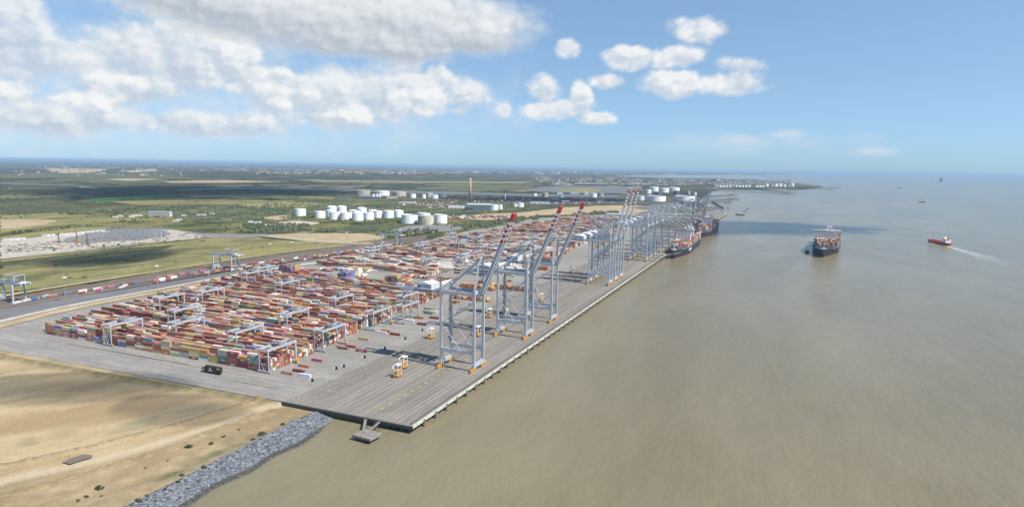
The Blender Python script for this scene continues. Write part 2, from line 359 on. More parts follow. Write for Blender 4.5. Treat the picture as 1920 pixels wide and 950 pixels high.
m_pale = ground_mat('pale crushed hardcore', [(.46,.42,.35), (.52,.48,.41), (.36,.32,.27)], .01, .06, .6)
m_slab = ground_mat('grey slab', [(.22,.215,.21), (.26,.255,.25), (.19,.185,.18)], .02, .1, .6)
m_asph = ground_mat('terminal asphalt', [(.17,.17,.172), (.205,.205,.205), (.145,.145,.15)], .02, .1, .8, (1,.2,1))
m_ballast = ground_mat('rail ballast', [(.16,.125,.11), (.20,.16,.14), (.12,.10,.09)], .02, .1, .8, (1,.1,1))
m_grey = ground_mat('mud and industry ground', [(.10,.095,.085), (.14,.13,.11), (.06,.065,.05)], .006, .03, .1)
patches = [   # name, material, photo outline
 ('field', m_dark, [(0,350),(150,352),(330,357),(560,358),(640,360),(640,366),(420,364),(330,366),(240,365),(160,372),(60,378),(0,379)]),
 ('field', m_green, [(150,375),(240,367),(300,364.5),(334,366),(325,370),(260,375),(190,378)]),
 ('field', m_dark, [(0,388),(60,385),(120,389),(150,393),(110,399),(40,402),(0,402)]),
 ('field', m_yellow, [(0,404),(120,398),(220,392),(280,396),(150,405),(60,411),(0,412)]),
 ('field', m_dirt, [(90,317),(130,315.5),(205,317),(180,323),(120,325),(95,322)]),
 ('field', m_dirt, [(220,321),(290,316.5),(300,320),(250,324)]),
 ('field', m_scrub, [(120,338),(200,331),(330,333),(300,342),(180,344)]),
 ('field', m_dirt, [(190,336),(260,333.5),(300,336),(240,339)]),
 ('field', m_dirt, [(0,412),(60,411),(104,412),(110,418),(70,424),(20,429),(0,429)]),
 ('field', m_yellow, [(110,412),(215,408),(300,410),(220,416),(130,421),(40,431),(0,436),(0,430),(80,424)]),
 ('field', m_yellow, [(0,445),(60,436),(140,428),(210,424),(200,430),(120,438),(40,447),(0,453)]),
 ('field', m_scrub, [(300,392),(420,384),(560,380),(700,385),(640,396),(545,402),(540,412),(420,418),(330,412)]),
 ('field', m_meadow, [(0,486),(120,474),(260,461),(385,447),(470,443),(505,448),(600,456),(690,458),(560,472),(450,487),(300,512),(150,532),(0,550)]),
 ('field', m_yellow, [(0,540),(120,522),(240,503),(400,478),(520,463),(560,465),(450,483),(300,505),(150,528),(0,550)]),
 ('field', m_dark, [(0,492),(110,480),(230,466),(330,460),(300,469),(190,478),(90,490),(0,500)]),
 ('field', m_pale, [(0,451),(60,446),(140,437),(200,432),(290,428),(350,434),(392,442),(350,449),(260,456),(180,465),(90,475),(0,483)]),
 ('field', m_slab, [(120,448),(190,432),(300,428),(320,440),(270,450),(170,456),(120,455)]),
 ('field', m_slab, [(300,426),(380,438),(520,440),(600,434),(540,443),(400,447),(370,441)]),
 ('field', m_dirt, [(506,441),(560,438),(620,437.5),(722,438),(726,445),(690,452),(640,457),(600,456),(540,449),(510,446)]),
 ('field', m_pale, [(505,418),(560,414),(600,418),(585,423),(530,424),(490,423)]),
 ('field', m_dirt, [(480,409),(530,404),(560,407),(520,413)]),
 ('field', m_yellow, [(680,438),(760,432),(830,434),(770,440),(700,441)]),
 ('field', m_scrub, [(600,427),(700,421),(840,423),(960,412),(980,418),(860,436),(760,436),(660,437),(600,435)]),
 ('field', m_dirt, [(750,405),(850,405),(980,398),(1060,389),(1150,385),(1225,386),(1240,394),(1190,400),(1100,402),(1010,404),(960,412),(900,413),(840,408)]),
 ('field', m_grey, [(960,376),(1010,370),(1140,367),(1220,366),(1300,372),(1290,380),(1240,384),(1150,383),(1050,385),(980,388)]),
 ('field', m_scrub, [(640,372),(760,374),(870,378),(960,378),(1000,386),(960,398),(860,400),(760,398),(640,392),(560,388)]),
 ('field', m_scrub, [(780,352),(900,345),(1000,349),(1000,357),(900,356),(780,356)]),
 ('field', m_dirt, [(700,331.5),(860,331),(990,335),(960,337),(820,335.5),(700,335)]),
 ('field', m_yellow, [(560,337),(700,337),(900,340),(1000,341),(980,344),(760,343),(600,341)]),
 ('field', m_scrub, [(0,326),(220,325),(420,330),(560,334),(420,337),(200,334),(0,334)]),
 ('field', m_dirt, [(300,340),(420,338),(540,341),(430,343),(320,343)]),
 ('field', m_yellow, [(330,366),(470,364),(640,369),(620,374),(450,372),(360,371)]),
 ('field', m_meadow, [(0,366),(130,362),(150,366),(60,372),(0,374)]),
 ('field', m_meadow, [(200,378),(420,374),(560,378),(520,385),(380,384),(260,386)]),
 ('field', m_yellow, [(440,384),(560,380),(620,383),(560,390),(470,390)]),
 ('field', m_yellow, [(1040,355),(1080,353),(1130,354),(1110,359),(1060,360)]),
]
for i, (nm, mt, pl) in enumerate(patches):
    sheet(nm, pts(pl, LZ), LZ+.06+.05*i, mt)
creek = [[(0,343),(60,344.5),(140,347),(170,350),(186,353),(176,354.5),(150,353),(148,349),(80,347),(0,345.5)],
         [(330,355.5),(420,352),(560,352),(700,356),(860,360),(1000,364),(1160,366),(1160,369),(1000,369),(860,365),(700,361),(560,356),(420,355),(340,357)],
         [(985,358),(1010,351),(1060,349),(1150,349),(1190,351),(1200,356),(1180,363),(1100,363),(1040,361)],
         [(12,352),(18,351),(25,354),(20,355)]]
for pl in creek: sheet('creek', pts(pl, LZ, 6, .03), LZ+1.6, m_creek)
sheet('field', pts([(1045,357),(1090,354.5),(1140,356),(1120,360),(1070,361)], LZ), LZ+1.7, m_yellow)
sheet('creek', pts([(1180,390),(1225,384),(1262,380),(1275,386),(1262,392),(1210,394)], LZ, 6, .03), LZ+1.6, m_creek)

# far hills
def hills():
    mb = MB(); nx, ny = 90, 14
    x0, x1 = 300, 1010
    for i in range(nx+1):
        px = x0+(x1-x0)*i/nx; d = RM @ _ray(px, hor(px)); d = d/np.linalg.norm(d[:2])
        e = math.sin(math.pi*i/nx)**1.6
        prof = (.62+.38*math.sin(i*.11+1.2)*math.sin(i*.047+.6)+.1*math.sin(i*.31))*min(1, e*1.3)
        for j in range(ny+1):
            r = 7600+ (15000-7600)*j/ny
            h = 120*prof*math.sin(math.pi*min(1, j/ny))**1.3
            h *= 1+.06*math.sin(i*.9+j)+.05*R.uniform(-1,1)
            mb.v.append((d[0]*r, d[1]*r, LZ-2+h))
    for i in range(nx):
        for j in range(ny):
            a = i*(ny+1)+j; mb.f.append((a, a+ny+1, a+ny+2, a+1)); mb.mi.append(0)
    return mb
m_hill = ground_mat('wooded hillside', [(.045,.055,.03), (.13,.12,.065), (.032,.04,.024)], .0014, .005, .02)
hb = hills(); ho = hb.build('hills', m_hill, kind='structure')

# ------------------------------------------------------------------ foreground earth, bank and rocks
def lerp(a, b, t): return a+(b-a)*t
def seg_d(x, y, a, b):
    ax, ay = a; bx, by = b; dx, dy = bx-ax, by-ay; t = ((x-ax)*dx+(y-ay)*dy)/(dx*dx+dy*dy); t = max(0, min(1, t))
    px_, py_ = ax+dx*t, ay+dy*t
    return math.hypot(x-px_, y-py_)*(1 if (dx*(y-ay)-dy*(x-ax)) > 0 else -1)
from mathutils import noise as MN
def poly_d(x, y, pl):
    return min((abs(seg_d(x, y, p, q)) for p, q in zip(pl, pl[1:])))
def W2(l): return [P(*p) for p in l]
BERM = W2([(-60,890),(0,873),(160,839),(330,795),(440,762),(510,742)])
HAUL = W2([(-60,917),(0,902),(200,857),(400,800),(530,752)])
HAUL2 = W2([(-60,880),(60,855),(160,838),(250,815),(380,775)])
SCRUB = W2([(-60,945),(0,932),(150,893),(300,846),(380,815),(480,775)])
LOW = W2([(60,960),(250,907),(400,852),(550,782)])
EDGE = W2([(-60,652),(0,666),(200,702),(440,740),(500,752)])
WEED = W2([(300,893),(350,872),(400,850),(470,822)])
def sand():
    st = 1.7; xs = np.arange(-900, -327.9, st); ys = np.arange(120, 398.1, st)
    def z(x, y):
        h = .25*MN.noise(Vector((x*.03, y*.03, 0)))+.12*MN.noise(Vector((x*.15, y*.15, 3)))
        rough = MN.noise(Vector((x*.22, y*.22, 7)))
        d = poly_d(x, y, BERM); h += 1.9*math.exp(-(d/2.6)**2)*(.75+.9*rough)
        d = poly_d(x, y, SCRUB); h += 1.3*math.exp(-(d/4.5)**2)*(.6+1.5*rough)
        d = poly_d(x, y, LOW); h -= .5*math.exp(-(d/5)**2)
        d = poly_d(x, y, EDGE); h += 1.5*math.exp(-(d/3.5)**2)*(.7+.6*rough)-.8*math.exp(-((d-6)/2.5)**2)
        d = poly_d(x, y, HAUL); h -= .25*math.exp(-(d/5)**2)
        if x > -372: h -= 2.4*max(0, min(1, (y-382)/9))*min(1, (x+372)/8)
        return -.35+h
    mb = MB(); cols = []
    for x in xs:
        for y in ys:
            x = float(x); y = float(y); mb.v.append((x, y, z(x, y) if (y < 396.5 or x > -366) else -.8))
            n = MN.noise(Vector((x*.12, y*.12, 2))); n2 = MN.noise(Vector((x*.5, y*.5, 4)))
            road = max(math.exp(-(poly_d(x, y, HAUL)/5.5)**4), .5*math.exp(-(poly_d(x, y, HAUL2)/3)**2), .0)
            ds = min((seg_d(x, y, p_, q_) for p_, q_ in zip(SCRUB, SCRUB[1:])), key=abs); bank = (.42+.5*n) if ds < 0 else 0
            dk = max(math.exp(-(poly_d(x, y, BERM)/3.0)**2)*(.75+n2), bank, math.exp(-(poly_d(x, y, SCRUB)/6)**2)*(.45+n2), math.exp(-(poly_d(x, y, EDGE)/4)**2)*.8, math.exp(-(poly_d(x, y, LOW)/7)**2)*.55)
            gr = max(0, math.exp(-(poly_d(x, y, WEED)/5)**2)*(.5+1.2*n), math.exp(-(poly_d(x, y, EDGE)/9)**2)*(.5+.8*n))
            cols += [max(0, min(1, road)), max(0, min(1, dk)), max(0, min(1, gr)), 1]
    ny = len(ys)
    for i in range(len(xs)-1):
        for j in range(ny-1):
            a = i*ny+j; mb.f.append((a, a+ny, a+ny+1, a+1)); mb.mi.append(0)
    o = mb.build('sand_ground', sand_mat(), kind='structure')
    ca = o.data.color_attributes.new(name='Wear', type='FLOAT_COLOR', domain='POINT'); ca.data.foreach_set('color', cols)
    o.data.polygons.foreach_set('use_smooth', [True]*len(o.data.polygons))
    return z
def sand_mat():
    m = bpy.data.materials.new('sandy earth'); m.use_nodes = True; t = m.node_tree; L = t.links.new
    b = t.nodes['Principled BSDF']; b.inputs['Roughness'].default_value = .95; b.inputs['Specular IOR Level'].default_value = .1
    g = N(t, 'ShaderNodeNewGeometry')
    ang = math.atan2(P(560,737)[0]-P(0,872)[0], P(560,737)[1]-P(0,872)[1])
    def nz(s, st, d=6, lo=.4, hi=.6):
        mp = N(t, 'ShaderNodeMapping', vector_type='TEXTURE'); mp.inputs['Rotation'].default_value = (0,0,-ang); mp.inputs['Scale'].default_value = st; L(g.outputs['Position'], mp.inputs[0])
        n = N(t, 'ShaderNodeTexNoise', i_Scale=s, i_Detail=float(d), i_Roughness=.62); L(mp.outputs[0], n.inputs['Vector'])
        r = N(t, 'ShaderNodeMapRange', interpolation_type='SMOOTHSTEP'); L(n.outputs['Fac'], r.inputs[0]); r.inputs[1].default_value = lo; r.inputs[2].default_value = hi; return r.outputs[0]
    a = N(t, 'ShaderNodeMixRGB'); L(nz(.012, (1,2,1)), a.inputs[0]); a.inputs[1].default_value = (.33,.24,.13,1); a.inputs[2].default_value = (.45,.345,.20,1)
    # wheel-worn streaks along the haul road
    c = N(t, 'ShaderNodeMixRGB'); L(mth(t, 'MULTIPLY', nz(.12, (1,14,1), 5, .45, .65), .18), c.inputs[0]); L(a.outputs[0], c.inputs[1]); c.inputs[2].default_value = (.56,.475,.34,1)
    d = N(t, 'ShaderNodeMixRGB'); L(mth(t, 'MULTIPLY', nz(.02, (1,2,1), 7, .5, .68), .45), d.inputs[0]); L(c.outputs[0], d.inputs[1]); d.inputs[2].default_value = (.25,.205,.135,1)
    # grassy tint on the damp side
    e = N(t, 'ShaderNodeMixRGB'); L(mth(t, 'MULTIPLY', nz(.02, (1,1.5,1), 8, .55, .66), .45), e.inputs[0]); L(d.outputs[0], e.inputs[1]); e.inputs[2].default_value = (.19,.185,.11,1)
    at = N(t, 'ShaderNodeAttribute', attribute_name='Wear'); sc = N(t, 'ShaderNodeSeparateColor'); L(at.outputs['Color'], sc.inputs[0])
    for ch, cc, k in ((0, (.53,.45,.32,1), .6), (1, (.20,.155,.095,1), .85), (2, (.115,.125,.06,1), .8)):
        q = N(t, 'ShaderNodeMixRGB'); L(mth(t, 'MULTIPLY', sc.outputs[ch], k), q.inputs[0]); L(e.outputs[0], q.inputs[1]); q.inputs[2].default_value = cc; e = q
    f = N(t, 'ShaderNodeMixRGB', blend_type='MULTIPLY'); f.inputs[0].default_value = .6; L(e.outputs[0], f.inputs[1])
    n3 = N(t, 'ShaderNodeTexNoise', i_Scale=.6, i_Detail=7.0, i_Roughness=.75); L(g.outputs['Position'], n3.inputs['Vector'])
    r3 = N(t, 'ShaderNodeMapRange'); L(n3.outputs['Fac'], r3.inputs[0]); r3.inputs[1].default_value = .3; r3.inputs[2].default_value = .6; r3.inputs[3].default_value = .55; r3.inputs[4].default_value = 1.1
    L(r3.outputs[0], f.inputs[2]); L(f.outputs[0], b.inputs['Base Color'])
    bp = N(t, 'ShaderNodeBump', i_Strength=.6, i_Distance=.6); L(n3.outputs['Fac'], bp.inputs['Height']); L(bp.outputs[0], b.inputs['Normal'])
    return m
zsand = sand()
m_road = ground_mat('worn haul road', [(.50,.42,.29), (.44,.36,.24), (.56,.48,.36)], .02, .1, .6, (3,.25,1), rot=.3)
# puddle
sheet('puddle', pts([(116,867),(135,858),(155,852),(174,853),(172,858),(150,864),(132,870)], 0, 3, .04), .35, water_mat('muddy puddle', (.17,.14,.10), (.19,.16,.11), .1, .02))
# rock slope down to the water
def revet():
    mb = MB(); rr = random.Random(3)
    m_rk = mat('grey armour rock', (.17,.185,.21), .9, var=.75, scale=.5)
    base = MB()
    x0, x1 = -329, -301
    base.hexa([(x0-3,100,-8),(x1,100,-8),(x1,400,-8),(x0-3,400,-8),(x0-3,100,-.7),(x1,100,-7),(x1,400,-8),(x0-3,400,-2.9)])
    base.build('rock_slope', mat('rubble bed', (.13,.13,.13), .95, var=.3), kind='structure')
    rocks = []
    for i in range(40000):
        y = rr.uniform(205, 400); s = rr.random()
        edge = 1.5*math.sin(y*.13)+1.2*math.sin(y*.041)
        x = lerp(x0-1.5+edge*.6, x1-2+edge, s); zz = lerp(-.6, -6.3, s)-max(0, y-372)*.07
        r = rr.choice([.22,.28,.36,.45,.6,.8]); a = rr.uniform(0, 6.28)
        c, sn = math.cos(a), math.sin(a); k = len(mb.v)
        for (px, py, pz) in ((1,0,0),(0,1,.1),(-1,0,0),(0,-1,0),(.15,.1,.9),(0,0,-.6)):
            X = px*r*rr.uniform(.7,1.3); Y = py*r*rr.uniform(.6,1.2); mb.v.append((x+X*c-Y*sn, y+X*sn+Y*c, zz+pz*r*rr.uniform(.6,1.1)))
        for f in ((0,1,4),(1,2,4),(2,3,4),(3,0,4)): mb.f.append(tuple(k+q for q in f)); mb.mi.append(0 if s < .74 else 1)
    tag(mb.build('armour_rocks', [m_rk, mat('wet dark rock', (.06,.065,.06), .5, var=.3, scale=.9)]), 'grey rock armour heaped on the river bank below the sand', 'rocks', kind='stuff')
revet()

def leafclump(mb, c, r, n, rr, flat=.75):
    for i in range(n):
        th = rr.uniform(0, 6.283); ph = math.acos(rr.uniform(-.3, 1)); q = r*rr.uniform(.55, 1.05)
        x = c[0]+q*math.sin(ph)*math.cos(th); y = c[1]+q*math.sin(ph)*math.sin(th); z = c[2]+q*flat*math.cos(ph)+r*.25
        s = r*rr.uniform(.16, .34); a = rr.uniform(0, 6.28); b = rr.uniform(-.9, .9)
        ux, uy, uz = s*math.cos(a), s*math.sin(a), s*b*.7; vx, vy, vz = -s*math.sin(a)*.9, s*math.cos(a)*.9, s*rr.uniform(-.8, .8)
        mb.cur = rr.choice((0, 0, 1))
        mb.quad((x-ux, y-uy, z-uz), (x+vx, y+vy, z+vz), (x+ux, y+uy, z+uz), (x-vx, y-vy, z-vz))
m_leaf = [mat('dark leaves', (.060,.080,.036), .8, var=.3), mat('light leaves', (.12,.14,.065), .8, var=.3)]
m_bark = mat('bark', (.12,.09,.06), .9)
bush_px = [(187,914,9,'large round dark bush alone on the sandy slope, nearest the river corner of the photo'),(353,837,8,'dark round bush standing alone halfway along the sandy slope'),
 (160,929,6,'bush touching its smaller neighbour near the bottom edge of the sand'),(146,935,5,'small bush left of its twin near the bottom edge of the sand'),(190,927,4,'little scrubby bush just below the large round one'),
 (395,831,6,'low wide bush beside the dirt track'),(418,818,5,'small bush right of the low wide one beside the track'),(448,804,4,'tiny shrub on the crest between track and rocks'),
 (474,823,6,'bush at the edge of the rock slope, middle of three'),(490,812,8,'biggest bush at the edge of the rock slope'),(531,794,6,'last bush before the quay above the rocks'),
 (333,900,5,'bush hugging the top of the rocks below a bare stretch'),(309,914,5,'bush at the rock edge, one down from the bare stretch'),(275,927,5,'bush beside the rocks close to the bottom edge'),
 (259,936,7,'lowest bush on the rocks near the bottom edge of the photo'),(282,922,4,'small bush beside the rocks tucked against another'),(382,873,6,'bush spilling onto the top of the rocks'),
 (272,876,3,'weedy tuft on the open slope'),(314,862,3,'weedy tuft beside the rutted track'),(340,890,6,'spreading bush above the widest part of the rocks')]
for i, (x, y, s, lb) in enumerate(bush_px):
    rr = random.Random(i); gx, gy = P(x, y); r = s*mpp(x, y)*.85
    z0 = zsand(gx, gy)-.1 if gx < -332 else -.9
    b = empty('bush', (gx, gy, z0)); mb = MB()
    for k in range(3+s//3): leafclump(mb, (rr.uniform(-.5,.5)*r*1.2, rr.uniform(-.5,.5)*r, rr.uniform(-.1,.2)*r), r*rr.uniform(.5,.8), 42, rr)
    mb.build('foliage', m_leaf, b)
    st = MB()
    for k in range(4): st.beam((0,0,-.1), (rr.uniform(-.4,.4)*r, rr.uniform(-.4,.4)*r, r*.5), .12, .12, .05, .05)
    st.build('stem', m_bark, b)
    tag(b, lb, 'bush', 'bushes on the sandy bank')

# ------------------------------------------------------------------ yard paving and quay
m_yard = ground_mat('yard concrete', [(.265,.25,.228), (.31,.295,.27), (.23,.22,.20)], .006, .05, .35, (.25,1,1))
m_quay = ground_mat('quay concrete', [(.215,.198,.172), (.25,.232,.203), (.19,.176,.152)], .008, .06, .4, (1,.12,1))
yard = [(-363.0, 397.5), (-900, 383)] + [(-850,447), (-862,520), (-858,616)] + [P(x, y) for x, y in [(440,523),(560,498),(640,483),(700,470),(780,456),(880,432),(960,416),(1020,408),(1100,403),(1200,399)]] + [(-264, 3050), (-363.0, 3050)]
yard[1] = P(-120, 634)
sheet('yard_paving', yard, -.02, m_yard, thick=1.0)
mb = MB(); mb.box(-363.05, -243.5, 397.5, 3060, -1.8, 0); mb.build('quay_deck', m_quay, kind='structure')
m_cream = mat('pale capping concrete', (.52,.52,.44), .8, var=.15, scale=.2)
m_pile = mat('stained pile concrete', (.26,.235,.21), .9, var=.3, scale=.5)
m_drk = mat('dark steel fascia', (.055,.055,.06), .7, var=.2)
mb = MB(); mb.box(-243.5, -242.3, 397.5, 3060, -1.7, .35); mb.build('quay_kerb', m_cream, kind='structure')
mb = MB(); mb.box(-363, -242.4, 395.9, 397.5, -2.1, .12); mb.build('quay_end_fascia', m_drk, kind='structure')
q = empty('quay_fenders', (-243, 413, 0))
for k in range(140):
    y = 17.9*k
    if k < 60:
        mb = MB(); mb.box(.72, 1.9, y-.75, y+.75, -6.5, .25); mb.box(.3, .8, y+.9, y+2.1, -3.2, -1.2)
        mb.build('fender_pile', m_pile, q)
tag(q, 'row of concrete fender piles hung along the quay face', 'fender piles')
mb = MB()
for x in (-247, -254, -261, -272, -288, -303, -318, -340):
    for k in range(300 if x > -300 else 3):
        y = 400+k*8.95; mb.cyl((x, y), .55, -9, -1.8, 8, cap=False)
tag(mb.build('quay_piles', m_pile), 'forest of round piles in shadow beneath the quay deck', 'piles', kind='stuff')
mb = MB(); mb.box(-262, -261.6, 397.5, 3060, -8, -1.85); mb.build('quay_back_wall', mat('shade black wall', (.03,.03,.028), .9), kind='structure')  # recess shade under the deck put into the wall's black

# painted lines and rails
m_line = mat('worn white road paint', (.44,.42,.385), .8, var=.25, scale=.3)
m_pink = mat('pale rail strip', (.50,.42,.38), .8, var=.2, scale=.3)
m_rail = mat('dark rail groove and strip', (.07,.065,.06), .7)
m_yel = mat('yellow road paint', (.42,.36,.07), .8, var=.25)
def strip(mb, x0, y0, x1, y1, w, z=.004):
    dx, dy = x1-x0, y1-y0; l = math.hypot(dx, dy); nx, ny = -dy/l*w/2, dx/l*w/2
    mb.quad((x0-nx, y0-ny, z), (x1-nx, y1-ny, z), (x1+nx, y1+ny, z), (x0+nx, y0+ny, z)) if True else 0
    return mb
def lines(name, ms, mt, z=.006):
    mb = MB()
    for s in ms:
        v = strip(mb, *s, z=z)
    me = mb.build(name, mt, kind='structure')
    return me
lines('crane_rail_and_strip', [(-259.5,400,-259.5,3050,.5),(-294,400,-294,3050,.5),(-246.8,400,-246.8,3050,1.5),(-296.2,403,-296.2,3050,.35)], m_rail, .02)  # crane rails, plus a wider dark strip along the quay edge
lines('rail_strip_line', [(-257.6,400,-257.6,3050,.45),(-261.2,400,-261.2,3050,.55)], m_pink, .012)
L_ = [(-271.2,412,-271.2,3000,.28),(-290.0,404,-290.0,3000,.25),(-300.2,412,-300.2,3000,.3)]
for v in (306.5,312.3,318.8,323.4): L_.append((-v,412,-v,3000,.45))
for v in (332.3,336.5): L_.append((-v,410,-v,2000,.3))
for v in (346.8,354.6,364.0,371):
    for k in range(160): L_.append((-v, 414+k*9.0, -v, 414+k*9.0+4.6, .4))
# turning curves at the quay end
def arc(cx, cy, r, a0, a1, w=.3, n=12):
    o = []
    for i in range(n):
        a = math.radians(lerp(a0, a1, i/n)); b = math.radians(lerp(a0, a1, (i+1)/n))
        o.append((cx+r*math.cos(a), cy+r*math.sin(a), cx+r*math.cos(b), cy+r*math.sin(b), w))
    return o
for r in (8, 12, 16): L_ += arc(-279, 418, r, 270, 360) + [(-279, 418-r, -350, 418-r, .25)] + arc(-350, 418, r, 180, 270) + [(-350-r, 418, -350-r, 470, .25)]
L_ += [(-363.5, 432, -800, 420, .3), (-380,470,-380,1000,.3)]
lines('lane_line', L_, m_line)
mb = MB(); ml = MB()
for k in range(220):
    y = 417+11.4*k; mb.quad((-284.6, y, .008), (-282.4, y, .008), (-282.4, y+2.8, .008), (-284.6, y+2.8, .008))
strip(ml, -283.5, 412, -283.5, 2900, .3, .006)
mb.build('yellow_hatch_marking', m_yel, kind='structure'); ml.build('cable_trench_line', m_rail, kind='structure')
# interchange markings between stacks and quay: short cross lines
mk = []; dk_ = []
for k in range(130):
    y = 455+k*4.6
    if y > 1000: break
    mk.append((-384, y, -424, y+.4, .32)); dk_.append((-385, y+1.9, -423, y+2.3, .5))
for x, y in ((-560,428),(-500,427),(-620,429),(-400,426),(-690,430)): mk += [(x,y,x+5,y+.3,.4),(x+2,y+3,x+8,y+3.3,.4),(x+6,y,x+6.2,y+3,.3)]
lines('bay_line', mk, m_line, .012); lines('tyre_mark', dk_, mat('tyre darkened concrete', (.20,.195,.185), .85, var=.2, scale=.4), .006)
L3 = []
for k in range(150): L3.append((-377.5-(k % 3)*.6, 428+k*3.9, -377.5-(k % 3)*.6, 430.2+k*3.9, .55))
lines('kerb_dash_line', L3, m_line, .012)
rs = random.Random(99); tm = []; tm2 = []
for k in range(70):      # long tyre-blackened tracks on the quay and across the near road
    v = rs.uniform(298, 374); y = rs.uniform(405, 1500); tm.append((-v, y, -v+rs.uniform(-1.5, 1.5), y+rs.uniform(60, 300), rs.uniform(.3, .9)))
for k in range(26):
    y = rs.uniform(402, 440); x = rs.uniform(-840, -430); tm2.append((x, y, x+rs.uniform(60, 260), y+rs.uniform(-2, 2), rs.uniform(.4, 1.3)))
lines('tyre_mark', tm, mat('tyre darkened quay', (.15,.145,.13), .85, var=.3, scale=.4), .004)
lines('tyre_mark', tm2, mat('tyre darkened paving', (.235,.225,.205), .85, var=.3, scale=.4), .004)
# rail and road strips behind the yard
def band(name, mt, up, lo, z):
    sheet(name, [P(x, y, LZ) for x, y in up]+[P(x, y, LZ) for x, y in reversed(lo)], z, mt)
band('rail_bed', m_ballast, [(-60,573),(0,562),(100,546),(200,530),(300,514),(450,489),(560,474),(700,455),(800,442)], [(-60,600),(0,590),(100,568),(200,549),(300,531),(450,505),(560,489),(700,466),(800,450)], .5)
band('terminal_road', m_asph, [(-60,595),(0,583),(80,569),(200,550),(300,532),(450,508),(560,491),(640,480),(760,462),(860,444)], [(-60,625),(0,604),(110,578),(200,561),(300,543),(450,514),(560,497),(640,486),(760,468),(860,448)], .56)
band('dirt_strip', m_pale, [(-60,625),(0,602),(110,577),(200,560),(300,542),(450,513),(560,496),(650,484)], [(-60,632),(0,607),(110,581),(200,563),(300,545),(450,516),(560,500),(650,488)], .62)
band('dirt_strip', m_dirt, [(-60,634),(0,608),(110,582),(200,564),(300,546),(450,517)], [(-60,650),(0,617),(110,589),(200,570),(300,551),(450,522)], .6)
band('dirt_path', m_dirt, [(-40,562),(0,555.5),(120,536),(240,517),(330,503),(450,484),(560,470),(690,455),(722,445)], [(-40,566),(0,559),(120,539),(240,519.5),(330,505),(450,486),(560,471.5),(690,456.5),(726,446)], .7)
band('dirt_path', m_pale, [(490,442.5),(560,449),(640,456),(700,457)], [(490,444),(560,451),(640,457.5),(700,458.5)], .72)
band('dirt_path', m_pale, [(0,484),(100,475),(200,465),(300,454),(400,444)], [(0,487),(100,477),(200,466.5),(300,455.5),(400,445)], .74)

# ------------------------------------------------------------------ containers
PAL = [((.21,.055,.052),'maroon',22), ((.33,.105,.08),'rust red',17), ((.27,.12,.09),'brown',12), ((.44,.20,.15),'salmon',12), ((.46,.34,.15),'mustard',11),
       ((.60,.53,.34),'cream',8), ((.74,.74,.73),'white',8), ((.08,.19,.13),'green',4.5), ((.18,.29,.27),'grey green',3), ((.15,.15,.38),'purple blue',2),
       ((.13,.20,.34),'blue',1.6), ((.36,.37,.38),'grey',4), ((.38,.14,.20),'magenta',2), ((.50,.22,.08),'orange',5)]
PW = [p[2] for p in PAL]
def pick(rr, white=0):
    if white and rr.random() < white: return PAL[rr.choice((5, 6, 6, 11))]
    return rr.choices(PAL, PW)[0]
def cont_mat(attr):
    m = bpy.data.materials.new('container paint'+(' of far stacks' if attr else '')); m.use_nodes = True; t = m.node_tree; L = t.links.new
    b = t.nodes['Principled BSDF']; b.inputs['Roughness'].default_value = .65; b.inputs['Specular IOR Level'].default_value = .12
    if attr: a = N(t, 'ShaderNodeAttribute', attribute_name='Col'); c = a.outputs['Color']
    else: a = N(t, 'ShaderNodeObjectInfo'); c = a.outputs['Color']
    g = N(t, 'ShaderNodeNewGeometry'); n = N(t, 'ShaderNodeTexNoise', i_Scale=.12, i_Detail=3.0, i_Roughness=.5); L(g.outputs['Position'], n.inputs['Vector'])
    r = N(t, 'ShaderNodeMapRange'); L(n.outputs['Fac'], r.inputs[0]); r.inputs[1].default_value = .35; r.inputs[2].default_value = .8; r.inputs[4].default_value = .32
    mx = N(t, 'ShaderNodeMixRGB'); L(r.outputs[0], mx.inputs[0]); L(c, mx.inputs[1]); mx.inputs[2].default_value = (.38,.28,.20,1)
    sn_ = N(t, 'ShaderNodeSeparateXYZ'); L(g.outputs['True Normal'], sn_.inputs[0])      # faded roofs; the sunlit look of tops painted in as lighter colour
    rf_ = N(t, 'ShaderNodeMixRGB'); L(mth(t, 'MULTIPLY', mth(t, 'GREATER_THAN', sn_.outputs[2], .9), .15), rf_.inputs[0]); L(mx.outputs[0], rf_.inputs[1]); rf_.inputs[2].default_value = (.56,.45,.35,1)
    L(rf_.outputs[0], b.inputs['Base Color'])
    w = N(t, 'ShaderNodeTexWave', i_Scale=1.6, bands_direction='X'); L(g.outputs['Position'], w.inputs['Vector'])
    if not attr: bp = N(t, 'ShaderNodeBump', i_Strength=.25, i_Distance=.04); L(w.outputs['Fac'], bp.inputs['Height']); L(bp.outputs[0], b.inputs['Normal'])
    return m
m_cont = cont_mat(False); m_contA = cont_mat(True)
CL, CW, CH = 12.3, 2.5, 2.72        # length along x, width along y, height
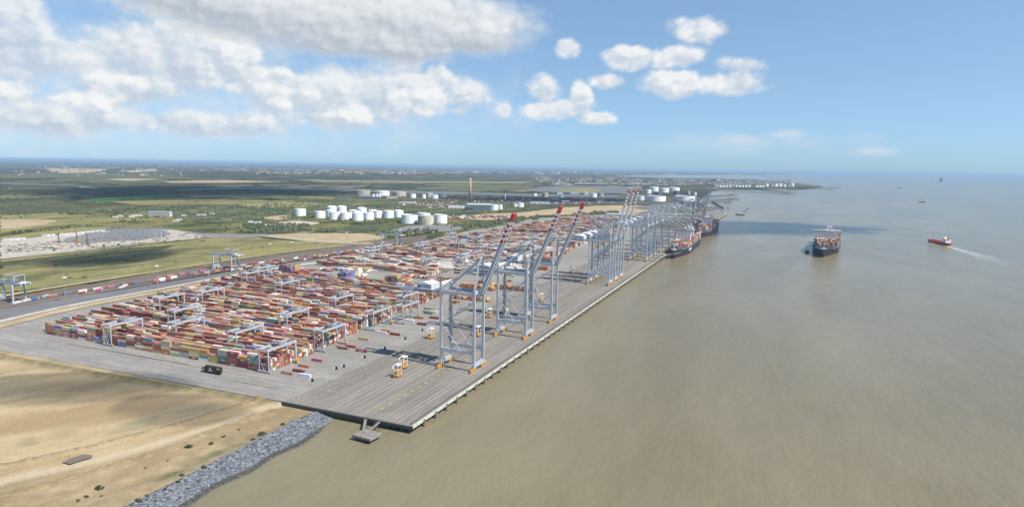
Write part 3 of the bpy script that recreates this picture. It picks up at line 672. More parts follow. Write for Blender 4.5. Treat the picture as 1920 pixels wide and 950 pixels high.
def cont_mesh(style):
    mb = MB(); l, w, h = CL/2, CW/2, CH
    mb.box(-l+.05, l-.05, -w+.05, w-.05, .12, h-.06)
    for sx in (-1, 1):
        for sy in (-1, 1):
            mb.box(sx*l-(.16 if sx > 0 else 0), sx*l+(.16 if sx < 0 else 0), sy*w-(.14 if sy > 0 else 0), sy*w+(.14 if sy < 0 else 0), 0, h)
    for sy in (-1, 1):
        for z0, z1 in ((.02, .16), (h-.13, h-.01)):
            mb.box(-l+.17, l-.17, sy*w-(.09 if sy > 0 else 0), sy*w+(.09 if sy < 0 else 0), z0, z1)
    for y in (-.8, -.3, .3, .8): mb.box(l-.05, l+.01, y-.04, y+.04, .2, h-.2)
    mb.cur = 1
    if style == 1:
        for k in range(6): mb.box(-2.2+k*.85, -1.6+k*.85, -w+.02, -w+.04, 1.25, 2.05)
    if style == 2: mb.box(-l+.7, -l+1.9, -w+.02, -w+.04, .9, 2.1)
    if style == 3: mb.box(-3.2, 3.0, -w+.02, -w+.04, 1.1, 1.9)
    me = bpy.data.meshes.new('container'); me.from_pydata(mb.v, [], mb.f)
    me.materials.append(m_cont); me.materials.append(mat('white lettering paint', (.72,.72,.70), .6)); me.polygons.foreach_set('material_index', mb.mi); me.update()
    return me
CM = [cont_mesh(i) for i in range(4)]
NIND = [0]
def container(x, y, z, rot, col, label, group, rr):
    o = bpy.data.objects.new('container', CM[rr.choices((0,1,2,3), (58,20,14,8))[0]]); COL.objects.link(o)
    o.location = (x, y, z); o.rotation_euler = (0,0,rot); o.color = (*[c*rr.uniform(.85,1.15) for c in col], 1)
    tag(o, label, 'container', group); NIND[0] += 1
    return o
FAR = []       # x, y, z, half length x, half length y, height, colour
def farc(x, y, z, lx, ly, h, c, rr):
    k = rr.uniform(.8, 1.2); FAR.append((x, y, z, lx/2, ly/2, h, c[0]*k, c[1]*k, c[2]*k))
def vleft(u):
    T = [(440,738),(461,752),(493,760),(529,766),(586,770),(638,787),(700,795),(829,835),(900,845)]
    for (a, va), (b, vb) in zip(T, T[1:]):
        if u <= b: return va+(vb-va)*max(0, (u-a)/(b-a))
    return T[-1][1]
def vright(u):
    T = [(440,427),(516,434),(605,448),(700,452),(790,459),(900,462)]
    for (a, va), (b, vb) in zip(T, T[1:]):
        if u <= b: return va+(vb-va)*max(0, (u-a)/(b-a))
    return T[-1][1]
BLK = [(450,480),(485,515.5),(527,560),(569,604),(621,656),(664,699.5),(716,751),(757,790),(806,840)]
TN = {0: ['bottom'], 1: ['bottom','top'], 2: ['bottom','middle','top'], 3: ['bottom','second','third','top'], 4: ['bottom','second','third','fourth','top']}
frontH = [5,5,4,5,5,3,4,4,4,3,5,4,5,5,5,4,4,3,2,3,4,4,4,4,4]      # from the quay side
rr = random.Random(11); last = None
BP = 12.5
for bi, (u0, u1) in enumerate(BLK):
    nr = int((u1-u0)/2.85)+1
    top = vleft(u0)
    # occupancy varies slowly along each row
    for r_ in range(nr):
        y = u0+1.25+r_*2.85; v0 = vright(u0)
        nb = int((vleft(y)-v0)/BP+.3); ph = rr.uniform(0, 6)
        for k in range(nb):
            base = 3.9+2.6*MN.noise(Vector((k*.22, (r_+bi*13)*.33, 2)))+1.0*MN.noise(Vector((k*.4+40, (r_+bi*13)*1.1, 5)))+rr.uniform(-.28, .28)
            if k == 0: base = 4.6+rr.uniform(-.8, .8)
            n = max(1, min(5, int(round(base))))
            if bi == 0 and r_ == 0: n = frontH[k] if k < len(frontH) else 4
            if bi >= 7 and rr.random() < .1: n = 0
            half = rr.random() < .06
            x = -(v0+CL/2+k*BP)
            for t in range(n):
                c = last if (last is not None and rr.random() < .22) else pick(rr, .0); last = c
                z = t*CH
                ind = (bi == 0 and r_ == 0) or (k == 0 and bi < 4 and t >= 0 and bi < 2) or (bi == 0 and r_ == 1 and t == n-1 and k < 25)
                if ind:
                    tn = TN[n-1][t]
                    if bi == 0 and r_ == 0: lb = '%s container, %s tier, %s stack from quay, nearest row' % (c[1], tn, ORD[k]); gp = 'containers of the front row'
                    elif k == 0: lb = '%s container end, %s tier, %s row of %s block, facing quay' % (c[1], tn, ORD[r_], ORD[bi]); gp = 'container ends facing the quay'
                    else: lb = '%s container on top, %s stack from quay, behind nearest row' % (c[1], ORD[k]); gp = 'containers of the second row'
                    container(x, y, z, 0, c[0], lb, gp, rr)
                else: farc(x, y, z, CL-.12, CW-.05, CH-.03, c[0], rr)
# loose boxes on the apron
loose = [(539,701,5,'faded pink'),(560,697,0,'maroon'),(572,706,6,'white'),(570,688,3,'salmon'),(595,677,12,'pink'),(643,654,2,'dark brown'),(658,651,1,'rust red'),(678,659,0,'dark maroon'),
         (682,637,4,'tan yellow'),(716,625,6,'white'),(723,622,13,'orange'),(741,628,0,'maroon'),(768,603,6,'white'),(791,609,0,'dark red'),(803,588,7,'green'),(813,586,6,'white'),
         (786,597,3,'pink red'),(814,597,0,'dark brown'),(855,567,3,'red'),(806,580,5,'cream')]
for i, (x, y, ci, nm) in enumerate(loose):
    gx, gy = P(x, y); c = PAL[ci]
    container(gx, gy, .05, 0, c[0] if ci != 5 else (.42,.2,.17), '%s container alone on the apron, %s from the near quay end' % (nm, ORD[i]), 'loose containers on the apron', rr)
container(*P(643,650), CH+.1, 0, PAL[11][0], 'brown grey container riding on top of another on the open apron', 'loose containers on the apron', rr)
container(*P(803,584), CH+.1, 0, PAL[8][0], 'grey green container stacked on a green one near the straddle carrier lanes', 'loose containers on the apron', rr)

# blocks beyond: stacks turned along the quay, and mixed storage
def grp(px, py, ncol, nrow, tiers, white=0, cols=None, seed=0):
    g = random.Random(seed); gx, gy = P(px, py)
    for i in range(ncol):
        for j in range(nrow):
            n = max(1, tiers-(1 if g.random() < .25 else 0)-(1 if g.random() < .12 else 0))
            for t in range(n):
                c = PAL[g.choice(cols)] if cols else pick(g, white)
                farc(gx+2.9*i, gy+6.15+12.8*j, t*CH, 2.45, 12.3, CH-.03, c[0], g)
grp(583,528,17,1,3,cols=(0,1,1,6,11),seed=1); grp(585,524,14,1,4,cols=(0,1,10),seed=2)
grp(634,527,6,2,6,cols=(10,10,9,0),seed=3); grp(670,533,18,1,4,seed=4,cols=(1,4,3,7,0)); grp(723,536,8,2,6,cols=(0,1,0,7,4),seed=5); grp(745,532,5,2,3,seed=55)
grp(523,523,16,1,3,cols=(6,11,1),seed=6); grp(546,523,7,2,5,cols=(1,1,1,0),seed=7); grp(524,510,9,2,5,cols=(0,9,2),seed=8); grp(540,510,6,1,5,cols=(4,4,13),seed=9)
grp(760,520,16,1,2,seed=10); grp(775,541,14,1,2,cols=(0,1,6,13),seed=11); grp(803,530,10,1,2,seed=12); grp(820,525,12,1,2,seed=13); grp(850,560,20,1,2,cols=(13,3,4,0),seed=14)
grp(862,540,20,1,3,cols=(1,3,13,4),seed=15); grp(892,535,8,1,3,seed=16); grp(600,508,8,1,2,seed=17); grp(640,512,10,2,3,cols=(5,4,6,1),seed=18); grp(655,506,14,2,2,cols=(6,5,11,3,4),seed=19)
grp(560,506,12,1,1,seed=20); grp(612,497,6,1,1,cols=(1,),seed=21); grp(615,506,12,1,2,cols=(6,11,10),seed=22)
grp(640,520,16,1,3,cols=(6,5,1),seed=23); grp(920,541,12,1,3,cols=(13,1,4),seed=24)
grp(960,545,14,1,3,cols=(3,2,13,8),seed=26); grp(995,505,12,1,3,cols=(3,13,2),seed=27); grp(1040,475,10,2,3,cols=(3,2,13,1),seed=28); grp(1010,488,10,1,3,cols=(2,3),seed=29)
# second yard: blocks across the quay, as far as the tan ground
for b in range(36):
    u0 = 985+b*42.0; g = random.Random(100+b)
    if u0 > 2450: break
    vr = 452+b*.5; vl = 800-max(0, b-6)*2.0+(20 if b < 6 else 0)
    if b == 0: vr = 560
    for r_ in range(10):
        y = u0+r_*2.85; ph = g.uniform(0, 6); whr = .5 if (b in (1,2,3,9,10,14)) else .12
        for k in range(int((vl-vr)/BP)):
            s = MN.noise(Vector((k*.18, b*1.3+r_*.05, 4)))
            n = int(round(3.2+3.0*s+g.uniform(-.35,.35))); n = max(0, min(5, n))
            if b == 0: n = max(3, min(4, n))
            x = -(vr+6.2+k*BP)
            w_ = whr*(1.6 if k < 12 else .5)
            pc = pick(g, w_)
            for t in range(n):
                c = pc if g.random() < .35 else pick(g, w_)
                farc(x, y, t*CH, 12.2, 2.45, CH-.03, c[0], g)
# trucks' and trains' boxes stand on their wagons further below
def flush_far():
    A = np.array(FAR, dtype=np.float64); n = len(A)
    sg = np.array([(-1,-1,0),(1,-1,0),(1,1,0),(-1,1,0),(-1,-1,1),(1,-1,1),(1,1,1),(-1,1,1)], float)
    V = np.empty((n, 8, 3)); V[:,:,0] = A[:,0:1]+sg[:,0]*A[:,3:4]; V[:,:,1] = A[:,1:2]+sg[:,1]*A[:,4:5]; V[:,:,2] = A[:,2:3]+sg[:,2]*A[:,5:6]
    fc = np.array([(3,2,1,0),(4,5,6,7),(0,1,5,4),(1,2,6,5),(2,3,7,6),(3,0,4,7)])
    I = (np.arange(n)[:,None,None]*8+fc[None]).reshape(-1)
    me = bpy.data.meshes.new('container_stacks'); me.vertices.add(n*8); me.vertices.foreach_set('co', V.reshape(-1))
    me.loops.add(n*24); me.loops.foreach_set('vertex_index', I.astype(np.int32)); me.polygons.add(n*6)
    me.polygons.foreach_set('loop_start', (np.arange(n*6)*4).astype(np.int32)); me.polygons.foreach_set('loop_total', np.full(n*6, 4, np.int32))
    me.polygons.foreach_set('use_smooth', np.zeros(n*6, dtype=bool))
    me.update(calc_edges=True)
    ca = me.color_attributes.new(name='Col', type='FLOAT_COLOR', domain='CORNER')
    c = np.ones((n, 24, 4)); c[:,:,0] = A[:,6:7]; c[:,:,1] = A[:,7:8]; c[:,:,2] = A[:,8:9]; ca.data.foreach_set('color', c.reshape(-1).astype(np.float32))
    me.materials.append(m_contA)
    o = bpy.data.objects.new('container_stacks', me); COL.objects.link(o)
    tag(o, 'thousands of coloured shipping containers stacked across the yard, the trains and the ships', 'containers', kind='stuff')
    return n

# ------------------------------------------------------------------ ship-to-shore cranes
m_crane = mat('blue grey crane paint', (.41,.445,.49), .45, var=.08, scale=.2)
m_crane2 = mat('light blue grey crane paint', (.48,.52,.55), .45, var=.08, scale=.2)
m_white = mat('white paint', (.82,.82,.82), .5, var=.08, scale=.3)
m_red = mat('red paint', (.50,.045,.03), .5, var=.1); m_dred = mat('dark red paint', (.38,.03,.03), .5, var=.1)
m_or = mat('orange yellow paint', (.62,.30,.04), .5, var=.15)
m_gl = mat('dark glass', (.03,.04,.05), .1)
m_navy = mat('navy paint', (.03,.04,.12), .5)
m_tyre = mat('black rubber', (.02,.02,.02), .8)
m_cable = mat('steel rope', (.28,.31,.35), .5)
def text_mesh(s, size, material, parent, loc, rot, name='lettering'):
    cu = bpy.data.curves.new(name, 'FONT'); cu.body = s; cu.size = size; cu.extrude = .04; cu.align_x = 'CENTER'; cu.align_y = 'CENTER'
    tmp = bpy.data.objects.new('tmp', cu); COL.objects.link(tmp)
    me = bpy.data.meshes.new_from_object(tmp.evaluated_get(bpy.context.evaluated_depsgraph_get())); me.name = name
    bpy.data.objects.remove(tmp); bpy.data.curves.remove(cu)
    me.materials.clear(); me.materials.append(material)
    o = bpy.data.objects.new(name, me); COL.objects.link(o); o.parent = parent; o.location = loc; o.rotation_euler = rot
    return o
m_fred = mat('faded red paint', (.42,.13,.10), .6)
m_house = mat('pale grey cladding', (.60,.63,.67), .6, var=.05)
m_tanw = mat('tan walkway grating', (.42,.37,.28), .8)
def sts(kind, up, tipx=50, tipz=149):
    """x towards the river, y along the quay, feet at x = +-17.5"""
    t = empty('quay_crane'); heavy = kind == 'old'
    mc = m_crane2 if heavy else m_crane
    yy = 10.0
    for sx in (-1, 1):
        for sy in (-1, 1):
            x = sx*17.4; y = sy*yy; mb = MB(); zt = 82 if sx < 0 else 76.5
            wt_, wb = 2.2, (3.6 if not heavy else 2.6)
            inn = -sx
            # flared lower leg then straight column
            mb.hexa([(x-1.1,y-.9,3.6),(x+1.1,y-.9,3.6),(x+1.1,y+.9,3.6),(x-1.1,y+.9,3.6),
                     (x-(1.1 if sx < 0 else wb-1.1),y-1,19.5),(x+(wb-1.1 if sx < 0 else 1.1),y-1,19.5),(x+(wb-1.1 if sx < 0 else 1.1),y+1,19.5),(x-(1.1 if sx < 0 else wb-1.1),y+1,19.5)])
            mb.hexa([(x-1.15,y-1.02,19.5),(x+1.15,y-1.02,19.5),(x+1.15,y+1.02,19.5),(x-1.15,y+1.02,19.5),(x-1.0,y-.9,zt),(x+1.0,y-.9,zt),(x+1.0,y+.9,zt),(x-1.0,y+.9,zt)])
            mb.build('leg', mc, t)
            # bogies
            bg = MB(); by = y+sy*1.5
            bg.beam((x, by-6.2, 3.0), (x, by+6.2, 3.0), 1.4, 1.0)
            for q in (-4.6, -1.6, 1.6, 4.6):
                bg.beam((x, by+q-1.1, 1.7), (x, by+q+1.1, 1.7), 1.2, 1.0); bg.disc_x((x, by+q-.75, .7), .62, 1.0, 8); bg.disc_x((x, by+q+.75, .7), .62, 1.0, 8)
            bg.build('bogie', m_or, t)
    for sx in (-1, 1):
        MB().box(sx*17.4-1.0, sx*17.4+1.0, -yy-1.8, yy+1.8, 3.7, 7.4).build('sill_beam', mc, t)
        MB().box(sx*17.4-.9, sx*17.4+.9, -yy+.9, yy-.9, (79.5 if sx < 0 else 73), (82.1 if sx < 0 else 76.2)).build('portal_top_beam', m_white if (sx < 0 and not heavy) else mc, t)
    for sy in (-1, 1):
        MB().box(-16.3, 16.3, sy*yy-.85, sy*yy+.85, 16.2, 19.6).build('portal_beam', mc, t)
        MB().box(-16.4, 16.4, sy*yy-.8, sy*yy+.8, 71.8, 74.8).build('upper_beam', mc, t)
        y = sy*yy
        if not heavy:
            mb = MB(); mb.beam((-16.4,y,44), (16.4,y,66), .7, .7); mb.beam((-16.4,y,42.5), (2.5,y,19.7), .65, .65); mb.beam((16.4,y,40), (3.5,y,19.7), .65, .65); mb.beam((-16.4,y,43), (16.4,y,41.5), .45, .45)
            mb.build('diagonal_brace', mc, t)
        else:
            mb = MB(); mb.beam((-16.4,y,40), (16.4,y,70), 1.3, 1.8); mb.beam((-16.4,y,36), (16.4,y,36), .9, 1.0); mb.beam((-15.5,y,35), (0,y,19.7), .7, .8); mb.beam((15.5,y,35), (1,y,19.7), .7, .8)
            mb.build('diagonal_brace', mc, t)
    # girder and back reach
    for sy in (-1, 1):
        MB().box(-66, 20.5, sy*3.6-.75, sy*3.6+.75, 70.2, 73.0).build('main_girder', mc, t)
    g = MB()
    for k in range(9): g.box(-64+k*9.8, -63.2+k*9.8, -2.9, 2.9, 70.8, 71.6)
    g.build('girder_tie', mc, t)
    w = MB()
    for sy in (-1, 1):
        w.box(-66, 18, sy*5.3-.5, sy*5.3+.5, 71.2, 71.35)
        w.beam((-66, sy*5.8, 72.4), (18, sy*5.8, 72.4), .1, .1)
        for k in range(29): w.beam((-66+k*3, sy*5.8, 71.3), (-66+k*3, sy*5.8, 72.4), .08, .08)
    w.build('walkway', m_cable, t)
    # machinery house with a gable roof
    hb_ = MB(); hx0, hx1 = (-45, -29) if not heavy else (-46, -28); zb, ze, zr = 73.2, 78.4, 80.4
    hy = 8
    cx_ = (hx0+hx1)/2
    hb_.box(hx0, hx1, -hy, hy, zb, ze)
    hb_.build('machinery_house', m_house, t); hh = t.children[-1]
    rf = MB(); k = 0
    rf.v = [(hx0-.3,-hy-.3,ze),(hx1+.3,-hy-.3,ze),(cx_,-hy-.3,zr),(hx0-.3,hy+.3,ze),(hx1+.3,hy+.3,ze),(cx_,hy+.3,zr)]
    rf.f = [(0,1,2),(5,4,3),(1,4,5,2),(0,2,5,3),(0,3,4,1)]; rf.mi = [0]*5
    rf.build('roof', m_house if not heavy else m_white, hh)
    if heavy:
        v = MB()
        for a in (-6, 0, 6):
            v.box(cx_-5, cx_-2, a-1.2, a+1.2, ze+.6, ze+2.4); v.box(cx_+2, cx_+4.6, a-1.2, a+1.2, ze+.6, ze+3)
        v.build('vent', m_white, hh)
    text_mesh('DP WORLD', 2.2, m_navy, hh, (cx_+1.6, -hy-.06, 76.0), (math.pi/2, 0, 0))
    e = MB(); n = 20
    for i in range(n):
        a = 2*math.pi*i/n; b = 2*math.pi*(i+1)/n
        if 3 <= i < 5: continue
        for r0, r1 in ((.95, 1.45),):
            p = [(cx_-5.6+r*math.cos(q), 76.0+r*math.sin(q)) for r, q in ((r0,a),(r1,a),(r1,b),(r0,b))]
            e.hexa([(p[0][0],-hy-.1,p[0][1]),(p[1][0],-hy-.1,p[1][1]),(p[2][0],-hy-.1,p[2][1]),(p[3][0],-hy-.1,p[3][1]),(p[0][0],-hy-.02,p[0][1]),(p[1][0],-hy-.02,p[1][1]),(p[2][0],-hy-.02,p[2][1]),(p[3][0],-hy-.02,p[3][1])])
    e.box(cx_-6.1, cx_-5.1, -hy-.1, -hy-.02, 75.6, 76.4)
    e.build('emblem', m_red if False else m_navy, hh)
    # mast
    AX, AZ = 19.0, 106.0
    for sy in (-1, 1):
        MB().beam((17.4, sy*yy, 76.4), (AX, sy*3.2, AZ), 1.3, 1.5, 1.0, 1.1).build('mast_leg', mc, t)
        MB().beam((-17.0, sy*yy, 76.5), (AX-1, sy*3.0, AZ-.6), 1.2, 1.5, 1.0, 1.1).build('back_stay', mc, t)
    MB().box(AX-1.3, AX+1.3, -4.2, 4.2, AZ-1.2, AZ+.9).build('mast_head', mc, t)
    r = MB()
    for sy in (-1, 1):
        r.beam((AX-1, sy*2.4, AZ), (-60, sy*3.4, 73), .45, .45); r.beam((17.4, sy*7.4, 84), (17.4+.4, -sy*7.4, 84), .4, .4)
        r.beam((17.0, sy*8.5, 80), (AX, -sy*5, 96), .4, .4)
    r.build('stay_rope', m_cable, t)
    # boom
    H0 = Vector((20.8, 0, 73.0)); TP = Vector((tipx, 0, tipz)) if up else Vector((92, 0, 73.6))
    d = (TP-H0); Ln = d.length; d.normalize(); nrm = Vector((-d.z, 0, d.x)) if up else Vector((0,0,1))
    cut = .65
    for sy in (-1, 1):
        o = Vector((0, sy*3.1, 0))
        mb = MB(); mb.beam(H0+o, H0+o+d*(Ln*cut), 1.9, 3.4, 1.7, 2.7); mb.build('boom_girder', mc, t)
        mb = MB(); ns = 9
        for k in range(ns):
            a = lerp(cut, .93, k/ns); b = lerp(cut, .93, (k+1)/ns); mb.cur = k % 2
            mb.beam(H0+o+d*(Ln*a+.02), H0+o+d*(Ln*b), 2.0, 2.7)
        mb.build('striped_boom_end', [m_dred if not heavy else m_fred, m_white], t)
    mb = MB()
    for k in range(16):
        a = H0+d*(Ln*(.04+.88*k/15)); mb.beam(a+Vector((0,-2.3,0)), a+Vector((0,2.3,0)), .7, .7)
    mb.build('boom_tie', mc, t)
    mb = MB(); wd = -nrm*1.7 if up else nrm*1.6
    mb.beam(H0+wd+d*2+Vector((0,-4.4,0)), H0+wd+d*(Ln*.92)+Vector((0,-4.4,0)), .9 if up else 3.2, .15); mb.beam(H0+wd+d*2+Vector((0,1.2,0)), H0+wd+d*(Ln*.92)+Vector((0,1.2,0)), .4, .3)
    mb.build('boom_walkway', m_white if up else m_tanw, t)
    tp = MB()
    if heavy:
        for k in range(4): tp.cur = k % 2; tp.beam(H0+d*(Ln*(.93+.0175*k)+.02), H0+d*(Ln*(.93+.0175*(k+1))), 8.0, 2.6)
    else: tp.beam(H0+d*(Ln*.93), H0+d*Ln, 7.0, 2.8)
    tp.build('boom_tip', [m_red if not heavy else m_fred, m_white], t)
    fs = MB()
    if up:
        md = H0+d*(Ln*.55)
        for sy in (-1, 1): fs.beam((AX, sy*3, AZ), md+Vector((-1.5, sy*3, -1)) if False else H0+d*(Ln*.42)+Vector((-1.2, sy*3, 0)), .35, .35)
    else:
        for sy in (-1, 1):
            fs.beam((AX, sy*3, AZ), H0+d*(Ln*.48)+Vector((0, sy*3, 1.2)), .6, .6); fs.beam((AX, sy*3, AZ), H0+d*(Ln*.9)+Vector((0, sy*3, 1.2)), .6, .6)
    fs.build('fore_stay', mc, t)
    # trolley, cab, spreader under the girder
    tx = -8 if up else 45
    tr = MB(); tr.box(tx-3, tx+3, -4.4, 4.4, 69.0, 70.1); tr.build('trolley', m_or, t)
    cb = MB(); cb.box(tx+3.2, tx+5.6, -1.4, 1.4, 66.4, 69.0); cb.build('operator_cab', m_white, t)
    wn = MB(); wn.box(tx+5.55, tx+5.65, -1.2, 1.2, 66.9, 68.5); wn.build('window', m_gl, t.children[-1])
    sp = MB(); sp.box(tx-1.2, tx+1.2, -6.1, 6.1, 61.0, 61.8); sp.box(tx-1.6, tx+1.6, -2, 2, 61.8, 62.8)
    for a in (-1, 1):
        for b in (-1, 1): sp.beam((tx+a*1.2, b*1.6, 62.8), (tx+a*2, b*3, 69.0), .12, .12)
    sp.build('spreader', m_or, t)
    # plate on the lower portal beam, stair tower
    pl = MB(); pl.box(-.5, 4.2, -yy-.95, -yy-.87, 16.9, 18.9); pl.build('sign_plate', m_white, t)
    text_mesh('DP WORLD', .85, m_navy, t.children[-1], (1.85, -yy-1.0, 17.9), (math.pi/2, 0, 0))
    st = MB()
    for k in range(12):
        z = 20+k*4.6; st.beam((-19.2, yy-1.6 if k % 2 else yy+1.6, z), (-19.2, yy+1.6 if k % 2 else yy-1.6, z+4.6), .7, .12)
        st.box(-20, -18.5, yy-2.2, yy+2.2, z+4.5, z+4.6)
    st.build('stair', m_cable, t)
    cr = MB(); cr.disc_x((-18.9, -3.5, 9.8), 2.0, .8, 14); cr.build('cable_reel', m_or, t)
    return t
CX = -276.5
new = sts('new', True, 52, 149); reg(new)
new.location = (CX, 543, 0); tag(new, 'blue grey quay crane with raised red tipped boom, nearest the camera', 'crane', 'quay cranes')
dup(new, (CX, 675, 0), 0, 'blue grey quay crane with raised red tipped boom, middle of the near three', 'quay cranes')
dup(new, (CX, 760, 0), 0, 'blue grey quay crane with raised red tipped boom, farthest of the near three', 'quay cranes')
old = sts('old', True, 44, 160); reg(old)
old.location = (CX, 1046, 0); tag(old, 'quay crane with upright red and white tipped boom, first of a close row of three', 'crane', 'quay cranes')
dup(old, (CX, 1083, 0), 0, 'quay crane with upright red and white tipped boom, second of a close row of three', 'quay cranes')
dup(old, (CX, 1120, 0), 0, 'quay crane with upright red and white tipped boom, third of a close row of three', 'quay cranes')
dn = sts('old', False); reg(dn)
ys = [1356, 1400, 1448, 1520, 1610, 1710, 1990, 2100]
dn.location = (CX, ys[0], 0); tag(dn, 'quay crane with lowered boom, first of those reaching over the moored ships', 'crane', 'quay cranes')
for i, y in enumerate(ys[1:]): dup(dn, (CX, y, 0), 0, 'quay crane with lowered boom, %s of those reaching over the moored ships' % ORD[i+1], 'quay cranes')
for i, y in enumerate((2310, 2380)): dup(old, (CX, y, 0), 0, 'far quay crane with upright boom behind the second ship, %s of a pair' % ('nearer' if i == 0 else 'farther'), 'quay cranes')

# ------------------------------------------------------------------ stacking cranes of the yard
m_asc = mat('white grey gantry paint', (.40,.43,.475), .5, var=.1, scale=.3)
m_mach = mat('grey machinery', (.25,.26,.27), .6, var=.3, scale=1.2)
def asc(span=36.0):
    """legs at x = +-6, first pair at y = 0, second at y = span"""
    t = empty('stacking_crane')
    for sx in (-1, 1):
        x = sx*5.6
        for y in (0, span):
            w = .75 if y == 0 else 1.1
            MB().beam((x, y, 2.0), (x*.93, y, 20.6), w, w*1.1, w*1.25, w*1.5).build('leg', m_asc, t)
        MB().box(x*.93-.6, x*.93+.5, -1.4, span+1.4, 20.6, 22.8).build('girder', m_asc, t)
    for y in (0, span):
        MB().box(-7.8, 7.8, y-.55, y+.55, .9, 2.1).build('sill_beam', m_asc, t)
        MB().box(-4.6, 4.6, y-.5, y+.5, 20.9, 22.2).build('end_beam', m_asc, t)
        b = MB()
        for q in (-7, -5.4, 5.4, 7): b.cyl((q, y), .01, 0, .01, 3)
        b = MB()
        for q in (-7, -5.2, 5.2, 7): b.box(q-.55, q+.55, y-.4, y+.4, 0, .95)
        b.build('wheel_box', m_or if y else m_mach, t)
    d = MB(); d.beam((-5.4, 0, 14), (5.4, 0, 14), .4, .4); d.beam((-5.4, 0, 14), (0, 0, 2.1), .3, .3); d.beam((5.4, 0, 14), (0, 0, 2.1), .3, .3); d.build('brace', m_asc, t)
    tr = MB(); y0 = span*.5; tr.box(-5.6, 5.6, y0-3.2, y0+3.4, 23.3, 24.0); tr.box(-3.5, -.5, y0-2, y0+2, 24, 25.8); tr.box(.6, 3.6, y0-1.4, y0+2.4, 24, 25.2); tr.cyl((4.3, y0-2.2), .5, 24, 26.6, 8)
    tr.build('trolley', m_mach, t); tl = t.children[-1]
    rp = MB()
    for k in range(10): rp.beam((-5.6+k*1.24, y0-3.3, 24), (-5.6+k*1.24, y0-3.3, 25.2), .07, .07)
    rp.beam((-5.6, y0-3.3, 25.2), (5.6, y0-3.3, 25.2), .09, .09); rp.build('railing', m_white, tl)
    sp = MB(); y1 = y0+1
    sp.box(-6.1, 6.1, y1-1.2, y1+1.2, 16.6, 17.3); sp.box(-2.2, 2.2, y1-1.5, y1+1.5, 17.3, 18.6)
    for a in (-1, 1):
        for b in (-1, 1): sp.beam((a*1.8, y1+b*1.0, 18.6), (a*2.6, y1+b*1.6, 23.3), .14, .14)
    sp.build('spreader', m_or, t)
    e = MB(); e.box(-7.4, -5.2, span-1.6, span+1.6, 17.0, 20.0); e.build('electrical_cabin', m_white, t)
    cr = MB(); cr.disc_x((7.2, span+.2, 3.6), 1.9, .9, 12); cr.disc_x((7.2, span+.2, 3.6), .7, 1.5, 8); cr.build('cable_reel', m_or, t)
    return t
A0 = asc(); reg(A0); used = False
# photo position of the upper near end of the left girder -> which block it serves
ap = [(485,652),(193,607),(315,602),(427,612),(589,612),(314,578),(523,583),(616,563),(685,575),(616,563),(287,558),(367,545),(674,580),(743,560),(741,563),(516,528),(452,510),(475,500)]
placed = []; cnt = {}
def put_asc(x, y, blkname, note):
    global used
    k = cnt.get(blkname, 0); cnt[blkname] = k+1
    placed.append((x, y, blkname))
for px, py in ap:
    best = None
    for bi, (u0, u1) in enumerate(BLK):
        x, z = PX(px, py, u0-3)
        if best is None or abs(z-23) < abs(best[0]-23): best = (z, x, u0-3, bi)
    z, x, y, bi = best
    if any(abs(x+6-a) < 16 and abs(y-b) < 5 for a, b, _ in placed): continue
    placed.append((x+5.5, y, bi))
rr = random.Random(5)
for b in range(1, 34):
    u0 = 985+b*42.0
    if u0 > 2400: break
    for k in range(2 if b < 14 else 1):
        placed.append((-rr.uniform(470+k*180, 600+k*190) if b != 1 else (-600 if k else -470), u0-4, 100+b))
far_n = 0
placed.sort(key=lambda p: (p[1], -p[0]))
cntb = {}
for (x, y, bi) in placed:
    k = cntb.get(bi, 0); cntb[bi] = k+1
    if bi < 100: lb = 'white yard gantry crane, %s container block from the camera, %s from quay' % (ORD[bi], ORD[k])
    else: lb = 'yard gantry crane in far yard, %s block past the open storage, %s from quay' % (ORD[bi-101], ORD[k])
    if not used: A0.location = (x, y, 0); tag(A0, lb, 'gantry crane', 'yard gantry cranes'); used = True
    else: dup(A0, (x, y, 0), 0, lb, 'yard gantry cranes')

